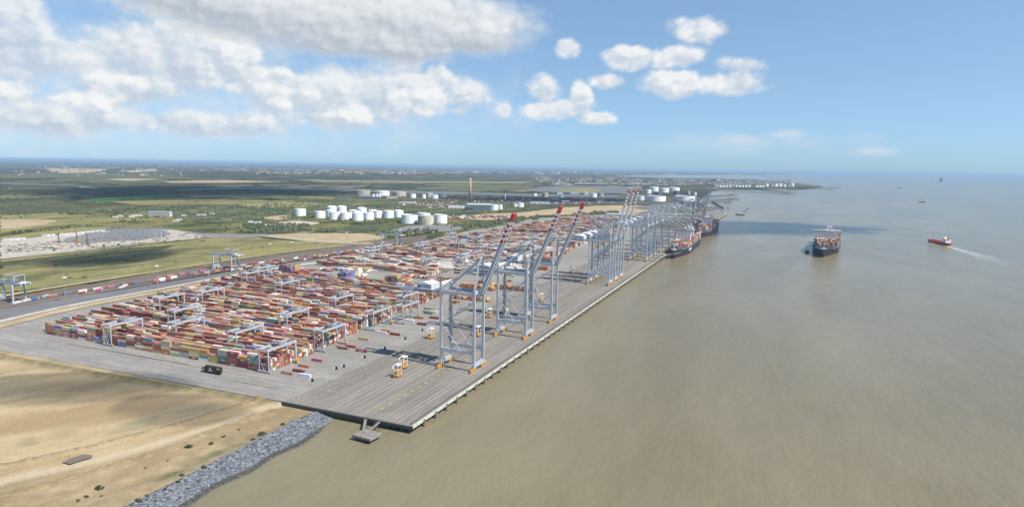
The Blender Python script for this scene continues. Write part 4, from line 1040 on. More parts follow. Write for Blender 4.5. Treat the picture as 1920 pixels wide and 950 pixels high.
# ------------------------------------------------------------------ rail gantry cranes
def rmg():
    """tracks run along y; legs at x = -21 (land) and +21, pairs at y = +-8"""
    t = empty('rail_gantry_crane')
    for sx in (-1, 1):
        for sy in (-1, 1): MB().beam((sx*21, sy*8, 2), (sx*21, sy*8, 25), 1.6, 1.8, 2.2, 2.4).build('leg', m_crane, t)
        MB().box(sx*21-1, sx*21+1, -10.5, 10.5, 1.0, 2.4).build('sill_beam', m_crane, t)
        MB().box(sx*21-.9, sx*21+.9, -6.9, 6.9, 22.5, 24.9).build('end_beam', m_crane, t)
        b = MB()
        for q in (-9, -6, 6, 9): b.box(sx*21-.6, sx*21+.6, q-1, q+1, 0, 1.0)
        b.build('wheel_box', m_or, t)
    for sy in (-1, 1): MB().box(-34, 36, sy*6-.9, sy*6+.9, 25, 28).build('main_girder', m_crane, t)
    MB().box(24, 36, -5.2, 5.2, 27.2, 27.8).build('platform', m_house, t)
    a = MB()
    a.beam((4, -7, 28), (4, -7, 37), .8, .8); a.beam((4, 7, 28), (4, 7, 37), .8, .8); a.beam((24, -7, 28), (24, -7, 37), .8, .8); a.beam((24, 7, 28), (24, 7, 37), .8, .8)
    a.beam((4, -7, 37), (24, -7, 37), .8, .8); a.beam((4, 7, 37), (24, 7, 37), .8, .8); a.beam((4, -7, 37), (4, 7, 37), .8, .8); a.beam((24, -7, 37), (24, 7, 37), .8, .8)
    a.build('upper_frame', m_crane, t)
    tr = MB(); tr.box(9, 17, -6.5, 6.5, 28.1, 29.2); tr.box(10, 13, -4, 4, 29.2, 31.6); tr.box(14, 16.5, -2, 3, 29.2, 31); tr.build('trolley', m_mach, t)
    sp = MB(); sp.box(11.8, 14.2, -6.1, 6.1, 13.5, 14.4); sp.box(11.4, 14.6, -2.5, 2.5, 14.4, 16)
    for i in (-1, 1):
        for j in (-1, 1): sp.beam((13+i, j*2, 16), (13+i*1.5, j*3, 28.1), .12, .12)
    sp.build('spreader', m_or, t)
    c = MB(); c.box(-23.6, -19, -6, 6, 4, 7); c.build('electrical_cabin', m_white, t)
    return t
G0 = rmg(); reg(G0); G0.location = (-918, 870, 0); tag(G0, 'blue grey rail gantry crane standing alone over the long container train', 'gantry crane', 'rail gantry cranes')
G0.rotation_euler = (0,0,.02)
dup(G0, (-957, 536, 0), .05, 'rail gantry crane cut off by the left edge of the photo beside the rail road', 'rail gantry cranes')
dup(G0, (P(733,461)[0], P(733,461)[1], 0), .02, 'distant rail gantry crane near the tan plateau at the far end of the train', 'rail gantry cranes')

# ------------------------------------------------------------------ shuttle carriers
def carrier():
    t = empty('straddle_carrier')
    for sx in (-1, 1):
        f = MB(); f.box(sx*2.3-.45, sx*2.3+.45, -4.6, 4.6, 1.2, 2.6); f.box(sx*2.3-.6, sx*2.3+.6, -1.6, 1.6, 2.6, 4.6); f.build('side_frame', m_or, t)
        for q in (-3.6, -1.2, 1.2, 3.6):
            w = MB(); w.disc_x((sx*2.3, q, .8), .8, .6, 12); w.build('wheel', m_tyre, t)
        for q in (-3.8, 3.8): MB().beam((sx*2.3, q, 2.6), (sx*2.3, q, 12.0), .45, .5).build('post', m_white, t)
        MB().box(sx*2.3-.3, sx*2.3+.3, -4.2, 4.2, 12.0, 12.8).build('top_rail', m_white, t)
    MB().box(-1.95, 1.95, -1.6, 1.6, 12.1, 13.2).build('machine_deck', m_white, t)
    for q in (-3.9, 3.9): MB().box(-1.95, 1.95, q-.3, q+.3, 12.1, 12.7).build('cross_beam', m_white, t)
    MB().box(-1.2, 1.2, -6.0, 6.0, 6.6, 7.2).build('spreader', m_or, t)
    c = MB(); c.box(-3.6, -2.8, -5.6, -4.0, 9.6, 11.8); c.build('operator_cab', m_white, t)
    w = MB(); w.box(-3.5, -2.9, -5.66, -5.6, 10.2, 11.5); w.build('window', m_gl, t.children[-1])
    for c in t.children: c.name = c.name
    t.scale = (.86, .86, .92)
    return t
K0 = carrier(); reg(K0)
cps = [(746,706,'on the quay lanes nearest the quay end'),(757,690,'just behind the nearest one on the quay lanes'),(808,634,'beside the near crane on its land side'),(896,630,'seen through the legs of the near crane'),
       (918,595,'between the near and middle raised cranes'),(948,596,'at the feet of the middle raised crane'),(812,628,'behind the legs of the near crane'),(1014,565,'inside the third raised crane'),(1071,512,'grey and alone on the empty quay road'),(1195,478,'under the back of the row of cranes with lowered booms')]
for i, (x, y, s) in enumerate(cps):
    gx, gy = P(x, y); lb = 'orange white straddle carrier '+s
    if i == 6: continue
    if i == 0: K0.location = (gx, gy, 0); tag(K0, lb, 'straddle carrier', 'straddle carriers')
    else: dup(K0, (gx, gy, 0), 0, lb, 'straddle carriers')

# ------------------------------------------------------------------ truck
def truck():
    gx, gy = P(397, 699); t = empty('container_truck', (gx, gy, 0), 0.0)
    mk_ = mat('dark brown container paint', (.045,.035,.03), .5, var=.15); mc_ = mat('beige cab paint', (.30,.26,.20), .5)
    b = MB(); b.box(-6.5, 11.5, -1.5, 1.5, 1.5, 6.8)
    for k in range(30): b.box(-6.3+k*.6, -6.0+k*.6, -1.56, -1.5, 1.7, 6.5)
    b.build('container_body', mk_, t); body = t.children[-1]
    e = MB(); e.quad((-1,-1.6,5.6),(1,-1.6,5.6),(1,-1.6,4.4),(-1,-1.6,4.4)) ; e = MB()
    e.hexa([(-.1,-1.62,3.7),(.1,-1.62,3.7),(.1,-1.57,3.7),(-.1,-1.57,3.7),(-1.3,-1.62,5.6),(1.3,-1.62,5.6),(1.3,-1.57,5.6),(-1.3,-1.57,5.6)]); e.build('emblem', m_white, body)
    l = MB()
    for k in range(9): l.box(-2.8+k*.62, -2.35+k*.62, -1.62, -1.57, 2.5, 3.2)
    for k in range(3): l.box(8.2+k*.9, 8.9+k*.9, -1.62, -1.57, 4.8+k*.15, 6.0)
    l.build('lettering', m_white, body)
    c = MB(); c.box(-10.2, -7.2, -1.4, 1.4, 1.2, 5.6); c.hexa([(-10.6,-1.4,1.0),(-10.2,-1.4,1.0),(-10.2,1.4,1.0),(-10.6,1.4,1.0),(-10.45,-1.4,2.9),(-10.2,-1.4,2.9),(-10.2,1.4,2.9),(-10.45,1.4,2.9)]); c.build('cab', mc_, t)
    w = MB(); w.box(-10.25, -10.2, -1.2, 1.2, 3.2, 4.6); w.box(-9.8, -8.6, -1.45, -1.4, 3.2, 4.5); w.build('window', m_gl, t.children[-1])
    MB().box(-10, 11.2, -1.1, 1.1, .9, 1.4).build('chassis', m_tyre, t)
    for x in (-9.2, -6.3, -4.9, 6.4, 7.9, 9.4):
        for sy in (-1, 1):
            q = MB(); n = 12; k = 0
            for yy_ in (-.25, .25):
                for i in range(n): q.v.append((x+.65*math.cos(2*math.pi*i/n), sy*1.2+yy_, .66+.65*math.sin(2*math.pi*i/n)))
            for i in range(n): q.f.append((i, (i+1) % n, n+(i+1) % n, n+i)); q.mi.append(0)
            q.f.append(tuple(range(n))); q.f.append(tuple(range(2*n-1, n-1, -1))); q.mi += [0, 0]
            q.build('wheel', m_tyre, t)
    tag(t, 'long dark brown container truck with a white emblem driving past the nearest container row', 'truck')
truck()

# ------------------------------------------------------------------ reefer racks, barriers along the exchange lane
def barrier_unit():
    t = empty('lane_barrier'); MB().box(-.9, .9, -.5, .5, 0, 2.6).build('cabinet', m_tyre, t); MB().box(-4.5, -1.2, -.35, .35, .05, .9).build('block', m_white, t)
    p = MB(); p.beam((-3, 0, .9), (-3, 0, 2.2), .18, .18); p.build('post', m_white, t); return t
B0 = barrier_unit(); reg(B0)
bp_ = [(586,715),(631,692),(645,688),(684,671),(722,654),(760,636),(792,620),(826,603),(858,587),(880,572),(905,558)]
for i, (x, y) in enumerate(bp_):
    gx, gy = P(x, y); lb = 'small black cabinet with white block on exchange lane, %s from quay end' % ORD[i]
    if i == 0: B0.location = (gx, gy, 0); tag(B0, lb, 'cabinet', 'lane cabinets')
    else: dup(B0, (gx, gy, 0), 0, lb, 'lane cabinets')

# ------------------------------------------------------------------ light masts
def mast(h):
    t = empty('light_mast'); MB().cyl((0,0), .45, 0, h, 8, .2).build('pole', m_cable, t)
    l = MB(); l.cyl((0,0), 2.0, h-.2, h+.3, 10)
    for i in range(8): a = i*.785; l.box(2*math.cos(a)-.5, 2*math.cos(a)+.5, 2*math.sin(a)-.5, 2*math.sin(a)+.5, h-.9, h)
    l.build('lamp_ring', m_white, t); return t
M0 = mast(35); reg(M0)
mps = [(124,568),(296,541),(443,513),(507,490),(547,486),(667,520),(650,464),(813,462),(690,505),(745,505),(1045,470)]
for i, (x, y) in enumerate(mps):
    gx, gy = P(x, y); lb = 'tall thin light mast by rail road or yard, %s from the left' % ORD[i]
    if i == 0: M0.location = (gx, gy, 0); tag(M0, lb, 'light mast', 'light masts')
    else: dup(M0, (gx, gy, 0), 0, lb, 'light masts')

# ------------------------------------------------------------------ train
m_wag = mat('wagon steel', (.10,.09,.085), .7)
def wagon():
    t = empty('container_wagon'); MB().box(-1.2, 1.2, -9.4, 9.4, .95, 1.3).build('deck', m_wag, t)
    for q in (-7, 7): MB().box(-1.1, 1.1, q-1.5, q+1.5, .1, .95).build('bogie', m_tyre, t)
    return t
WG = wagon(); reg(WG); first = True; gtr = random.Random(21)
track_px = [[(72,561),(200,541),(300,526),(400,511),(500,497),(600,483),(700,467),(760,457)], [(300,522),(400,507),(500,493),(620,477),(720,462)]]
for ti, tp in enumerate(track_px):
    W_ = [P(x, y) for x, y in tp]; s = 0
    for si, ((ax, ay), (bx, by)) in enumerate(zip(W_, W_[1:])):
        L0 = math.dist((ax, ay), (bx, by)); a = -math.atan2(bx-ax, by-ay)
        while s < L0:
            x = ax+(bx-ax)*s/L0; y = ay+(by-ay)*s/L0; s += 20.2
            if ti and gtr.random() < .2: continue
            lb = 'container wagon of the %s train, %s from the left' % ('long near' if ti == 0 else 'rear', ORD[min(78, int((y-500)/20.2))])
            if first: WG.location = (x, y, 0); WG.rotation_euler = (0,0,a); tag(WG, lb, 'wagon', 'container wagons'); first = False
            else: dup(WG, (x, y, 0), a, lb, 'container wagons')
            c = gtr.choice([PAL[4], PAL[1], PAL[0], PAL[10], PAL[4], PAL[12], PAL[6], PAL[3], PAL[11], PAL[13]])
            if gtr.random() < .97: farc(x, y-2.4, 1.32, 2.45, 12.3, 2.8, c[0], gtr)
            if gtr.random() < .5: farc(x, y+6.9, 1.32, 2.45, 5.9, 2.8, pick(gtr)[0], gtr)
        s -= L0
# tank trailers and lorries on the terminal road
def lorry(col, nm):
    t = empty('lorry'); m_ = mat(nm+' lorry paint', col, .5)
    MB().box(-1.25, 1.25, -6, 5, 1.2, 3.9).build('box_body', m_, t)
    c = MB(); c.box(-1.25, 1.25, 5.4, 7.6, .8, 3.4); c.build('cab', m_white, t)
    for sx in (-1, 1):
        for q in (-4.5, -3.2, 3, 6.5): w = MB(); w.disc_x((sx*1.05, q, .5), .5, .35, 8); w.build('wheel', m_tyre, t)
    return t
LP = [(32,570,(.7,.7,.7),'white'),(50,566,(.7,.72,.72),'white'),(66,563,(.05,.2,.5),'blue'),(85,558,(.75,.76,.76),'white'),(155,551,(.4,.1,.07),'red'),(186,546,(.6,.08,.3),'pink'),(228,541,(.72,.74,.76),'white'),
      (234,538,(.75,.75,.75),'white'),(291,531,(.3,.05,.05),'red'),(305,528,(.75,.76,.8),'white'),(317,526,(.45,.05,.04),'red'),(388,517,(.3,.06,.06),'maroon'),(436,508,(.75,.75,.75),'white'),(452,507,(.6,.6,.5),'cream'),(572,488,(.7,.7,.7),'white'),(504,500,(.55,.2,.06),'orange')]
lp = {}
for i, (x, y, c, nm) in enumerate(LP):
    gx, gy = P(x, y); lb = '%s lorry beside the train on the terminal road, %s from the left' % (nm, ORD[i])
    if nm not in lp:
        o = lorry(c, nm); reg(o); o.location = (gx, gy, .58-.5); o.rotation_euler = (0,0,.5); tag(o, lb, 'lorry', 'lorries beside the train'); lp[nm] = o
    else: dup(lp[nm], (gx, gy, .08), .5, lb, 'lorries beside the train')

# ------------------------------------------------------------------ tanks
m_tank = mat('white tank steel', (.86,.87,.87), .5, var=.04, scale=.05)
m_beige = mat('stained beige tank steel', (.52,.48,.40), .7, var=.3, scale=.06)
m_tgrey = mat('grey tank steel', (.32,.34,.36), .6, var=.15, scale=.05)
m_tdark = mat('dark tank steel', (.13,.13,.14), .6, var=.15, scale=.05)
def tank(px, py, w, h, mt, label, group, dome=0, flo=False):
    gx, gy = P(px, py, LZ); s = mpp(px, py, LZ); r = w*s/2; H = h*s*1.03
    dd = math.hypot(gx, gy); gx *= (dd+r)/dd; gy *= (dd+r)/dd
    t = empty('storage_tank', (gx, gy, LZ)); n = 36
    sh = MB(); sh.cyl((0,0), r, 0, H, n, cap=False)
    if flo: sh.cyl((0,0), r*.985, H*.6, H, n, cap=False)
    sh.build('shell', mt, t)
    for p in t.children[-1].data.polygons: p.use_smooth = True
    rf = MB()
    if flo: rf.cyl((0,0), r*.98, H*.78, H*.8, n)
    else: rf.cyl((0,0), r*1.003, H, H+.15, n, cap=False); rf.cyl((0,0), r, H+.15, H+.15+(dome*r or .06*r), n, r*.05 if not dome else r*.55)
    if dome: rf.cyl((0,0), r*.55, H+.15+dome*r, H+.15+dome*r*1.3, n, r*.08)
    rf.build('roof', mt if not flo else m_tgrey, t)
    ri = MB(); 
    for k in range(n):
        a, b = 2*math.pi*k/n, 2*math.pi*(k+1)/n; ri.beam((r*1.01*math.cos(a), r*1.01*math.sin(a), H-.4), (r*1.01*math.cos(b), r*1.01*math.sin(b), H-.4), .25, .35)
    ri.build('wind_girder', m_tgrey, t)
    st = MB(); m_ = 14
    for k in range(m_):
        a = 3.6+k*.07; st.beam(((r+.5)*math.cos(a), (r+.5)*math.sin(a), H*k/m_), ((r+.5)*math.cos(a+.07), (r+.5)*math.sin(a+.07), H*(k+1)/m_), .8, .25)
    st.build('stair', m_tgrey, t)
    tag(t, label, 'storage tank', group); return t
T1 = [(563.4,405.5,20,13,0,0),(600.3,409,20,12,0,0),(621,407,20,12,0,0),(622.5,397,18,9,.16,0),(628,411.5,21,13,0,0),(641,398,18,10,.16,0),(649,412.5,22,13,0,0),(661.5,400,16,6,0,0),(668,404,14,8,0,0),
      (671,414,21,13.5,0,0),(678.5,401,18,10,.16,0),(691.5,412.5,20,13,0,0),(698,400,17,6,0,0),(708.5,408.5,18,12,0,0),(729,409,19.5,13,.06,0),(747.5,407.5,18,12,.1,0)]
T1.sort()
for i, (x, y, w, h, d, f) in enumerate(T1): tank(x, y, w, h, m_tank, 'white oil tank in the cluster left of the four big tanks, %s from the left' % ORD[i], 'white tanks beyond the rail road', d)
tank(767.8,419.5,31,16,m_tank,'big white open top tank, left of the four big ones','four big tanks',flo=True)
tank(799,421.5,30,16,m_beige,'big stained beige tank between two white ones','four big tanks')
tank(826,419,25,16,m_tank,'big white tank, right of the four big ones','four big tanks',flo=True)
tank(795,413,24,13,m_tank,'big white tank mostly hidden behind the stained beige one','four big tanks',flo=True)
T2 = [(680.5,366.4,28,9,m_beige),(718,367,25,8,m_tank),(749.5,368.5,25,8.5,m_beige),(774,371,12,7,m_tank),(794.6,371.5,8,7,m_tank),(805,370,13,7.5,m_beige),(815,372.5,14,7,m_tank),(829.5,370.5,17,7.5,m_tgrey),
      (700,369,5,5,m_tank),(706.5,369,5,5,m_tank),(712,369,5,5,m_tank),(726,372,4,4,m_beige),(730,372,4,4,m_beige),(734,372,4,4,m_beige),(738,372,4,4,m_beige),(743,372,4,4,m_beige)]
T2.sort(key=lambda t: t[0])
for i, (x, y, w, h, mt) in enumerate(T2): tank(x, y, w, h, mt, 'far tank beside the creek left of the chimney, %s from the left' % ORD[i], 'tanks by the creek')
for i, (x, y, w, h, mt) in enumerate([(926.6,394.5,16,10,m_tank),(938,393,8,9,m_tank),(976,389,12,8,m_tank),(966,389,8,6,m_tank)]):
    tank(x, y, w, h, mt, 'white tank right of the power station hall, %s of four' % ORD[i], 'tanks by the power station')
T3 = [(1201,376,14,8,m_tank),(1230.5,378,35,10,m_tank),(1284,377,38,9,m_tank),(1201,363,12,8,m_tdark),(1215,363,12,7,m_tank),(1226,359,17,8,m_tank),(1234,365,13,5,m_tdark),(1245,361,18,8,m_tank),(1263,360,22,8,m_tank),(1268,366,12,8,m_tdark),(1290,365,9,7,m_tgrey),(1303,366,6,5,m_tank)]
for i, (x, y, w, h, mt) in enumerate(T3): tank(x, y, w, h, mt, 'refinery tank on the shore behind the far cranes, %s of the group' % ORD[i], 'refinery tanks', flo=(i in (1, 2)))
T4 = [(1343+6.1*k, 350.5+.3*math.sin(k), 6, 3.4, m_tank) for k in range(11)]+[(1418+6*k, 351, 6, 3.2, m_tank) for k in range(3)]+[(1437,349.5,7,5,m_tank),(1446,349.5,7,5,m_tgrey),(1454,349.5,7,5,m_tank),(1462,349.5,7,5,m_tank),(1470,350,7,4,m_tank),(1478,350,7,4.5,m_tgrey),(1485,350,7,6.5,m_tank)]
for i, (x, y, w, h, mt) in enumerate(T4): tank(x, y, w, h, mt, 'tiny white tank on the distant island shore, %s from the left' % ORD[i], 'tanks on the distant shore')
for i, (x, y, w, h, mt) in enumerate([(1022,370,11,8,m_beige),(1052,371,11,6,m_tank),(1113,370,12,7,m_tank),(1126,369,11,7,m_tgrey),(1045,375,8,5,m_tgrey),(1003,368,7,5,m_tank)]):
    tank(x, y, w, h, mt, 'pale tank in the dark industrial area behind the tan field, %s of the group' % ORD[i], 'tanks in the industrial area')

# ------------------------------------------------------------------ buildings
def building(name, px, py, w, h, depth, rot, wallm, roofm, label, cat='building', wins=0, gable=0, off=0):
    gx, gy = P(px, py, LZ); s = mpp(px, py, LZ); Lx = w*s/math.cos(.3); Hh = h*s
    t = empty(name, (gx, gy, LZ), rot)
    MB().box(-Lx/2, Lx/2, 0, depth, 0, Hh).build('wall', wallm, t); wl = t.children[-1]
    r = MB()
    if gable:
        r.v = [(-Lx/2-.5,-.5,Hh),(Lx/2+.5,-.5,Hh),(Lx/2+.5,depth+.5,Hh),(-Lx/2-.5,depth+.5,Hh),(-Lx/2-.5,depth/2,Hh+gable),(Lx/2+.5,depth/2,Hh+gable)]
        r.f = [(0,1,5,4),(2,3,4,5),(1,2,5),(3,0,4),(3,2,1,0)]; r.mi = [0]*5
    else: r.box(-Lx/2-.4, Lx/2+.4, -.4, depth+.4, Hh, Hh+1.0)
    r.build('roof', roofm, t)
    if wins:
        nf = 3
        for k in range(wins):
            for f in range(nf):
                x = -Lx/2+Lx*(k+.5)/wins; z = Hh*(f+.55)/nf; MB().box(x-Lx/wins*.3, x+Lx/wins*.3, -.15, .05, z-Hh*.08, z+Hh*.09).build('window', m_gl, wl)
    else:
        d = MB()
        for k in (-.3, 0, .3): d.box(Lx*k-2.2, Lx*k+2.2, -.12, .05, 0, min(6, Hh*.7))
        d.build('door', m_tgrey, wl)
    tag(t, label, cat); return t
m_bw = mat('off white render', (.62,.61,.58), .8, var=.1, scale=.1); m_shed = mat('grey cladding', (.15,.18,.21), .6, var=.08, scale=.1); m_roof = mat('pale metal roof', (.55,.58,.60), .5, var=.08, scale=.1)
m_conc = mat('tan chimney concrete', (.42,.29,.21), .85, var=.12, scale=.03)
building('office_building', 298, 406, 40, 9, 16, .35, m_bw, m_bw, 'long white three storey building standing alone in the meadows', wins=18)
b = building('power_station', 897, 396, 44, 12, 90, .35, m_shed, m_roof, 'large grey power station hall with pale roof at the foot of the chimney', wins=0)
building('annex', 878, 396.5, 14, 8, 60, .35, mat('dark cladding', (.08,.09,.10), .7), m_shed, 'dark low annex at the left end of the power station hall')
building('warehouse', 1012, 382, 34, 3.5, 40, .3, m_white, m_tdark, 'low white warehouse with dark roof left of the refinery ground', gable=3)
building('warehouse', 855, 391, 28, 3.5, 40, .3, m_white, m_roof, 'low white shed in front of the power station annex', gable=3)
building('warehouse', 1157, 405.5, 40, 4, 40, .05, mat('pale blue cladding', (.40,.48,.55), .6), m_roof, 'long pale blue shed at the far end of the container yard', gable=2)
for i, (x, y, w, h, mt) in enumerate([(1022,369,10,8,m_beige),(1050,368,10,7,m_bw),(1078,364,16,5,m_roof),(1100,366,8,6,m_bw),(1095,378,12,4,m_shed),(1060,380,14,3,m_shed),(1125,379,14,4,m_shed),(1148,377,10,5,m_tdark),(1040,375,10,4,m_bw),
                                      (690,371,36,2.5,mat('blue cladding',(.05,.16,.36),.6)),(640,373,24,3,m_shed),(765,382,26,3,m_bw),(905,372,10,4,m_roof),(948,372,9,5,m_shed),(815,385,20,2.5,m_bw)]):
    building('industrial_building', x, y, w, h, 30, .3, mt, m_roof if i % 2 else m_shed, 'small industrial building among the tanks and refinery ground, %s of them from the left of its list' % ORD[i] if False else ['beige tower block like process building in the dark industrial area','off white block right of the beige process building','long pale shed at the water behind the refinery ground','small off white block near the far pond','grey shed in front of the refinery ground','low grey shed left of the refinery ground','wide low shed right of the refinery ground','dark process building right of the refinery ground','low white building in the middle of the industrial area','low blue shed in front of the creek tanks','grey works left of the creek tanks','pale low sheds in the scrub behind the white tanks','pale building just right of the chimney','grey building beside the small blue stack','pale sheds left of the power station'][i])
def chimney(px, py, ht, r0, r1, mt, label, capm):
    gx, gy = P(px, py, LZ); t = empty('chimney', (gx, gy, LZ)); H = ht*mpp(px, py, LZ)
    MB().cyl((0,0), r0, 0, H*.93, 24, r1*1.05).build('shaft', mt, t); MB().cyl((0,0), r1*1.07, H*.93, H, 24, r1).build('cap', capm, t)
    for c in t.children:
        for p in c.data.polygons: p.use_smooth = len(p.vertices) == 4
    tag(t, label, 'chimney')
chimney(881.5, 379, 49, 8.0, 5.4, m_conc, 'tall tan power station chimney with a dark top', m_tdark)
chimney(947, 379, 17, 4.5, 4.0, mat('blue grey stack', (.22,.30,.38), .6), 'short thick blue grey stack right of the tall chimney', m_tdark)

# scattered small industry: vans, cars, cabins
def car():
    t = empty('parked_car'); b = MB(); b.box(-.9, .9, -2.2, 2.2, .35, .95)
    b.hexa([(-.85,-1.3,.95),(.85,-1.3,.95),(.85,1.2,.95),(-.85,1.2,.95),(-.7,-.9,1.5),(.7,-.9,1.5),(.7,.6,1.5),(-.7,.6,1.5)]); b.build('body', m_carp, t)
    w = MB()
    for sx in (-1, 1):
        for q in (-1.4, 1.4): w.disc_x((sx*.85, q, .33), .33, .2, 8)
    w.build('wheel', m_tyre, t); return t
def objcol_mat(name):
    m = bpy.data.materials.new(name); m.use_nodes = True; t = m.node_tree; b = t.nodes['Principled BSDF']; b.inputs['Roughness'].default_value = .35
    a = N(t, 'ShaderNodeObjectInfo'); t.links.new(a.outputs['Color'], b.inputs['Base Color']); return m
m_carp = objcol_mat('car paint')
C0 = car(); reg(C0); cr_ = random.Random(8); firstc = True
c00 = P(745,431); c11 = P(835,424)
for row in range(7):
    for k in range(20):
        if cr_.random() < .2: continue
        t_ = k/20; x = lerp(c00[0], c11[0], t_); y = lerp(c00[1], c11[1], t_)+row*13-20
        col = cr_.choice([(.25,.3,.38),(.1,.14,.25),(.5,.52,.55),(.05,.06,.08),(.7,.7,.7)])
        lb = 'small car parked in rows on the dark lot beyond the container yard'
        if firstc: o = C0; C0.location = (x, y, .3); tag(C0, lb, 'car', 'parked cars'); firstc = False
        else: o = dup(C0, (x, y, .3), 0, lb, 'parked cars')
        for c in o.children: c.color = (*col, 1)
        o.scale = (1.3, 1.3, 1.3)
sheet('car_park', pts([(735,432),(765,424),(840,421),(890,424),(850,433),(790,437)], LZ, 4, .02), LZ+2.0-.8, m_slab)

# building site: steel frame, piling rigs, cabins
def site():
    t = empty('steel_frame', (*P(270,448,LZ), LZ)); m_st = mat('bare steel', (.26,.29,.32), .5)
    ex = Vector((*P(312,452,LZ), 0))-Vector((*P(198,449,LZ), 0)); ey = Vector((*P(212,434,LZ), 0))-Vector((*P(198,449,LZ), 0))
    o0 = Vector((*P(198,449,LZ), LZ))-t.location; ey = ey*.7
    H = 21; nx, ny = 11, 6
    for i in range(nx):
        for j in range(ny):
            p = o0+ex*(i/(nx-1))+ey*(j/(ny-1)); p.z = 0; MB().beam(p, p+Vector((0,0,H)), 1.0, 1.0).build('column', m_st, t)
    b = MB()
    for i in range(nx):
        a = o0+ex*(i/(nx-1)); a.z = H; c = a+ey; b.beam(a, c, .18, .3)
    for j in range(ny):
        a = o0+ey*(j/(ny-1)); a.z = H; b.beam(a, a+ex, .25, .4)
    b.build('roof_truss', m_st, t)
    tag(t, 'bare grey steel frame of a large shed on the building site', 'steel frame')
    for i, (x, y, h, nm) in enumerate([(110,455,18,'left of the steel frame, first of three'),(144,453,19,'left of the steel frame, middle of three with an orange top'),(164,459,24,'tallest, just left of the steel frame')]):
        gx, gy = P(x, y, LZ); s = mpp(x, y, LZ); r = empty('piling_rig', (gx, gy, LZ), .4)
        MB().beam((0,0,2), (0,0,h*s), 1.6, 1.6).build('mast', m_tdark, r); MB().box(-3, 6, -2.6, 2.6, 1.2, 4.6).build('body', m_or if i == 1 else m_shed, r)
        tk = MB(); tk.box(-4, 6, -3.2, -1.8, 0, 1.2); tk.box(-4, 6, 1.8, 3.2, 0, 1.2); tk.build('crawler_track', m_tyre, r); MB().beam((5,0,4), (.8,0,h*s*.6), .5, .5).build('back_stay', m_tdark, r)
        tag(r, 'dark piling rig '+nm, 'piling rig', 'piling rigs')
    rr = random.Random(2)
    cabs = [(14,451),(28,450),(40,449),(86,443),(96,442),(120,441),(135,440),(150,438),(158,437),(168,436),(178,435),(190,434),(198,436),(216,408),(226,406),(247,407),(252,405),(262,405),(345,405),(374,404),(382,404),(398,402),(336,413),(330,415),(475,419),(485,418),(470,417)]
    b0 = None
    for i, (x, y) in enumerate(cabs):
        gx, gy = P(x, y, LZ)
        lb = 'pale site cabin at the edge of the fields, %s in its scattered group' % ORD[i]
        if b0 is None:
            b0 = empty('site_cabin', (gx, gy, LZ), .5); MB().box(-8, 8, -3, 3, 0, 4.5).build('wall', m_white, b0); MB().box(-8.2, 8.2, -3.2, 3.2, 4.5, 4.9).build('roof', m_roof, b0)
            d = MB(); d.box(-.6, .6, -3.08, -3.0, 0, 2.2); d.box(3, 5, -3.08, -3, 1.2, 2.4); d.box(-5, -3, -3.08, -3, 1.2, 2.4); d.build('window', m_gl, b0); reg(b0); tag(b0, lb, 'cabin', 'site cabins')
        else: dup(b0, (gx, gy, LZ), .5+rr.uniform(-.1,.1), lb, 'site cabins')
    # piles of material on the hardcore
    mb = MB()
    for i in range(420):
        x = rr.uniform(5, 380); y = lerp(470, 438, x/380)+rr.uniform(-8, 7); gx, gy = P(x, y, LZ); a = rr.uniform(0, 3); l = rr.uniform(1, 7)
        mb.cur = rr.choice((0,1,2)); mb.beam((gx, gy, LZ+1.5), (gx+l*math.cos(a), gy+l*math.sin(a), LZ+1.5), rr.uniform(.8,2.5), rr.uniform(.8,2.2))
    tag(mb.build('building_materials', [m_shed, mat('rusty steel', (.25,.12,.08), .8), m_pile]), 'heaps of steel, pipes and timber strewn over the building site', 'materials', kind='stuff')
site()

# ------------------------------------------------------------------ woods, scrub and far houses
def scatter(name, label, regions, n, seed, rmin, rmax, gate=.06):
    rr = random.Random(seed); mb = MB()
    def inside(p, poly):
        c = False; j = len(poly)-1
        for i in range(len(poly)):
            if (poly[i][1] > p[1]) != (poly[j][1] > p[1]) and p[0] < (poly[j][0]-poly[i][0])*(p[1]-poly[i][1])/(poly[j][1]-poly[i][1])+poly[i][0]: c = not c
            j = i
        return c
    for reg_, frac in regions:
        W_ = [P(x, y, LZ) for x, y in reg_]; xs = [p[0] for p in W_]; ys_ = [p[1] for p in W_]; k = 0; tries = 0
        while k < n*frac and tries < n*40:
            tries += 1
            x, y = rr.uniform(min(xs), max(xs)), rr.uniform(min(ys_), max(ys_))
            if not inside((x, y), W_): continue
            if MN.noise(Vector((x*.0045, y*.0045, seed)))+.5*MN.noise(Vector((x*.02, y*.02, seed+3))) < gate: continue
            k += 1; r = rr.uniform(rmin, rmax)
            for q in range(3):
                cx, cy = x+rr.uniform(-r, r)*.8, y+rr.uniform(-r, r)*.8; rq = r*rr.uniform(.5, .85); h = rq*rr.uniform(1, 1.5); b = len(mb.v); mm = rr.choice((0,0,1))
                nn = 6
                for zz, f in ((.1, .75), (.6, 1.0), (1.2, .55)):
                    for i in range(nn):
                        a = i*2*math.pi/nn+rr.uniform(-.3,.3); e = rq*f*rr.uniform(.75,1.2); mb.v.append((cx+e*math.cos(a), cy+e*math.sin(a), LZ+h*zz))
                mb.v.append((cx, cy, LZ+h*1.45))
                for l in range(2):
                    for i in range(nn): mb.f.append((b+l*nn+i, b+l*nn+(i+1) % nn, b+(l+1)*nn+(i+1) % nn, b+(l+1)*nn+i)); mb.mi.append(mm)
                for i in range(nn): mb.f.append((b+2*nn+i, b+2*nn+(i+1) % nn, b+3*nn)); mb.mi.append(mm)
    tag(mb.build(name, m_leaf), label, 'woodland', kind='stuff')
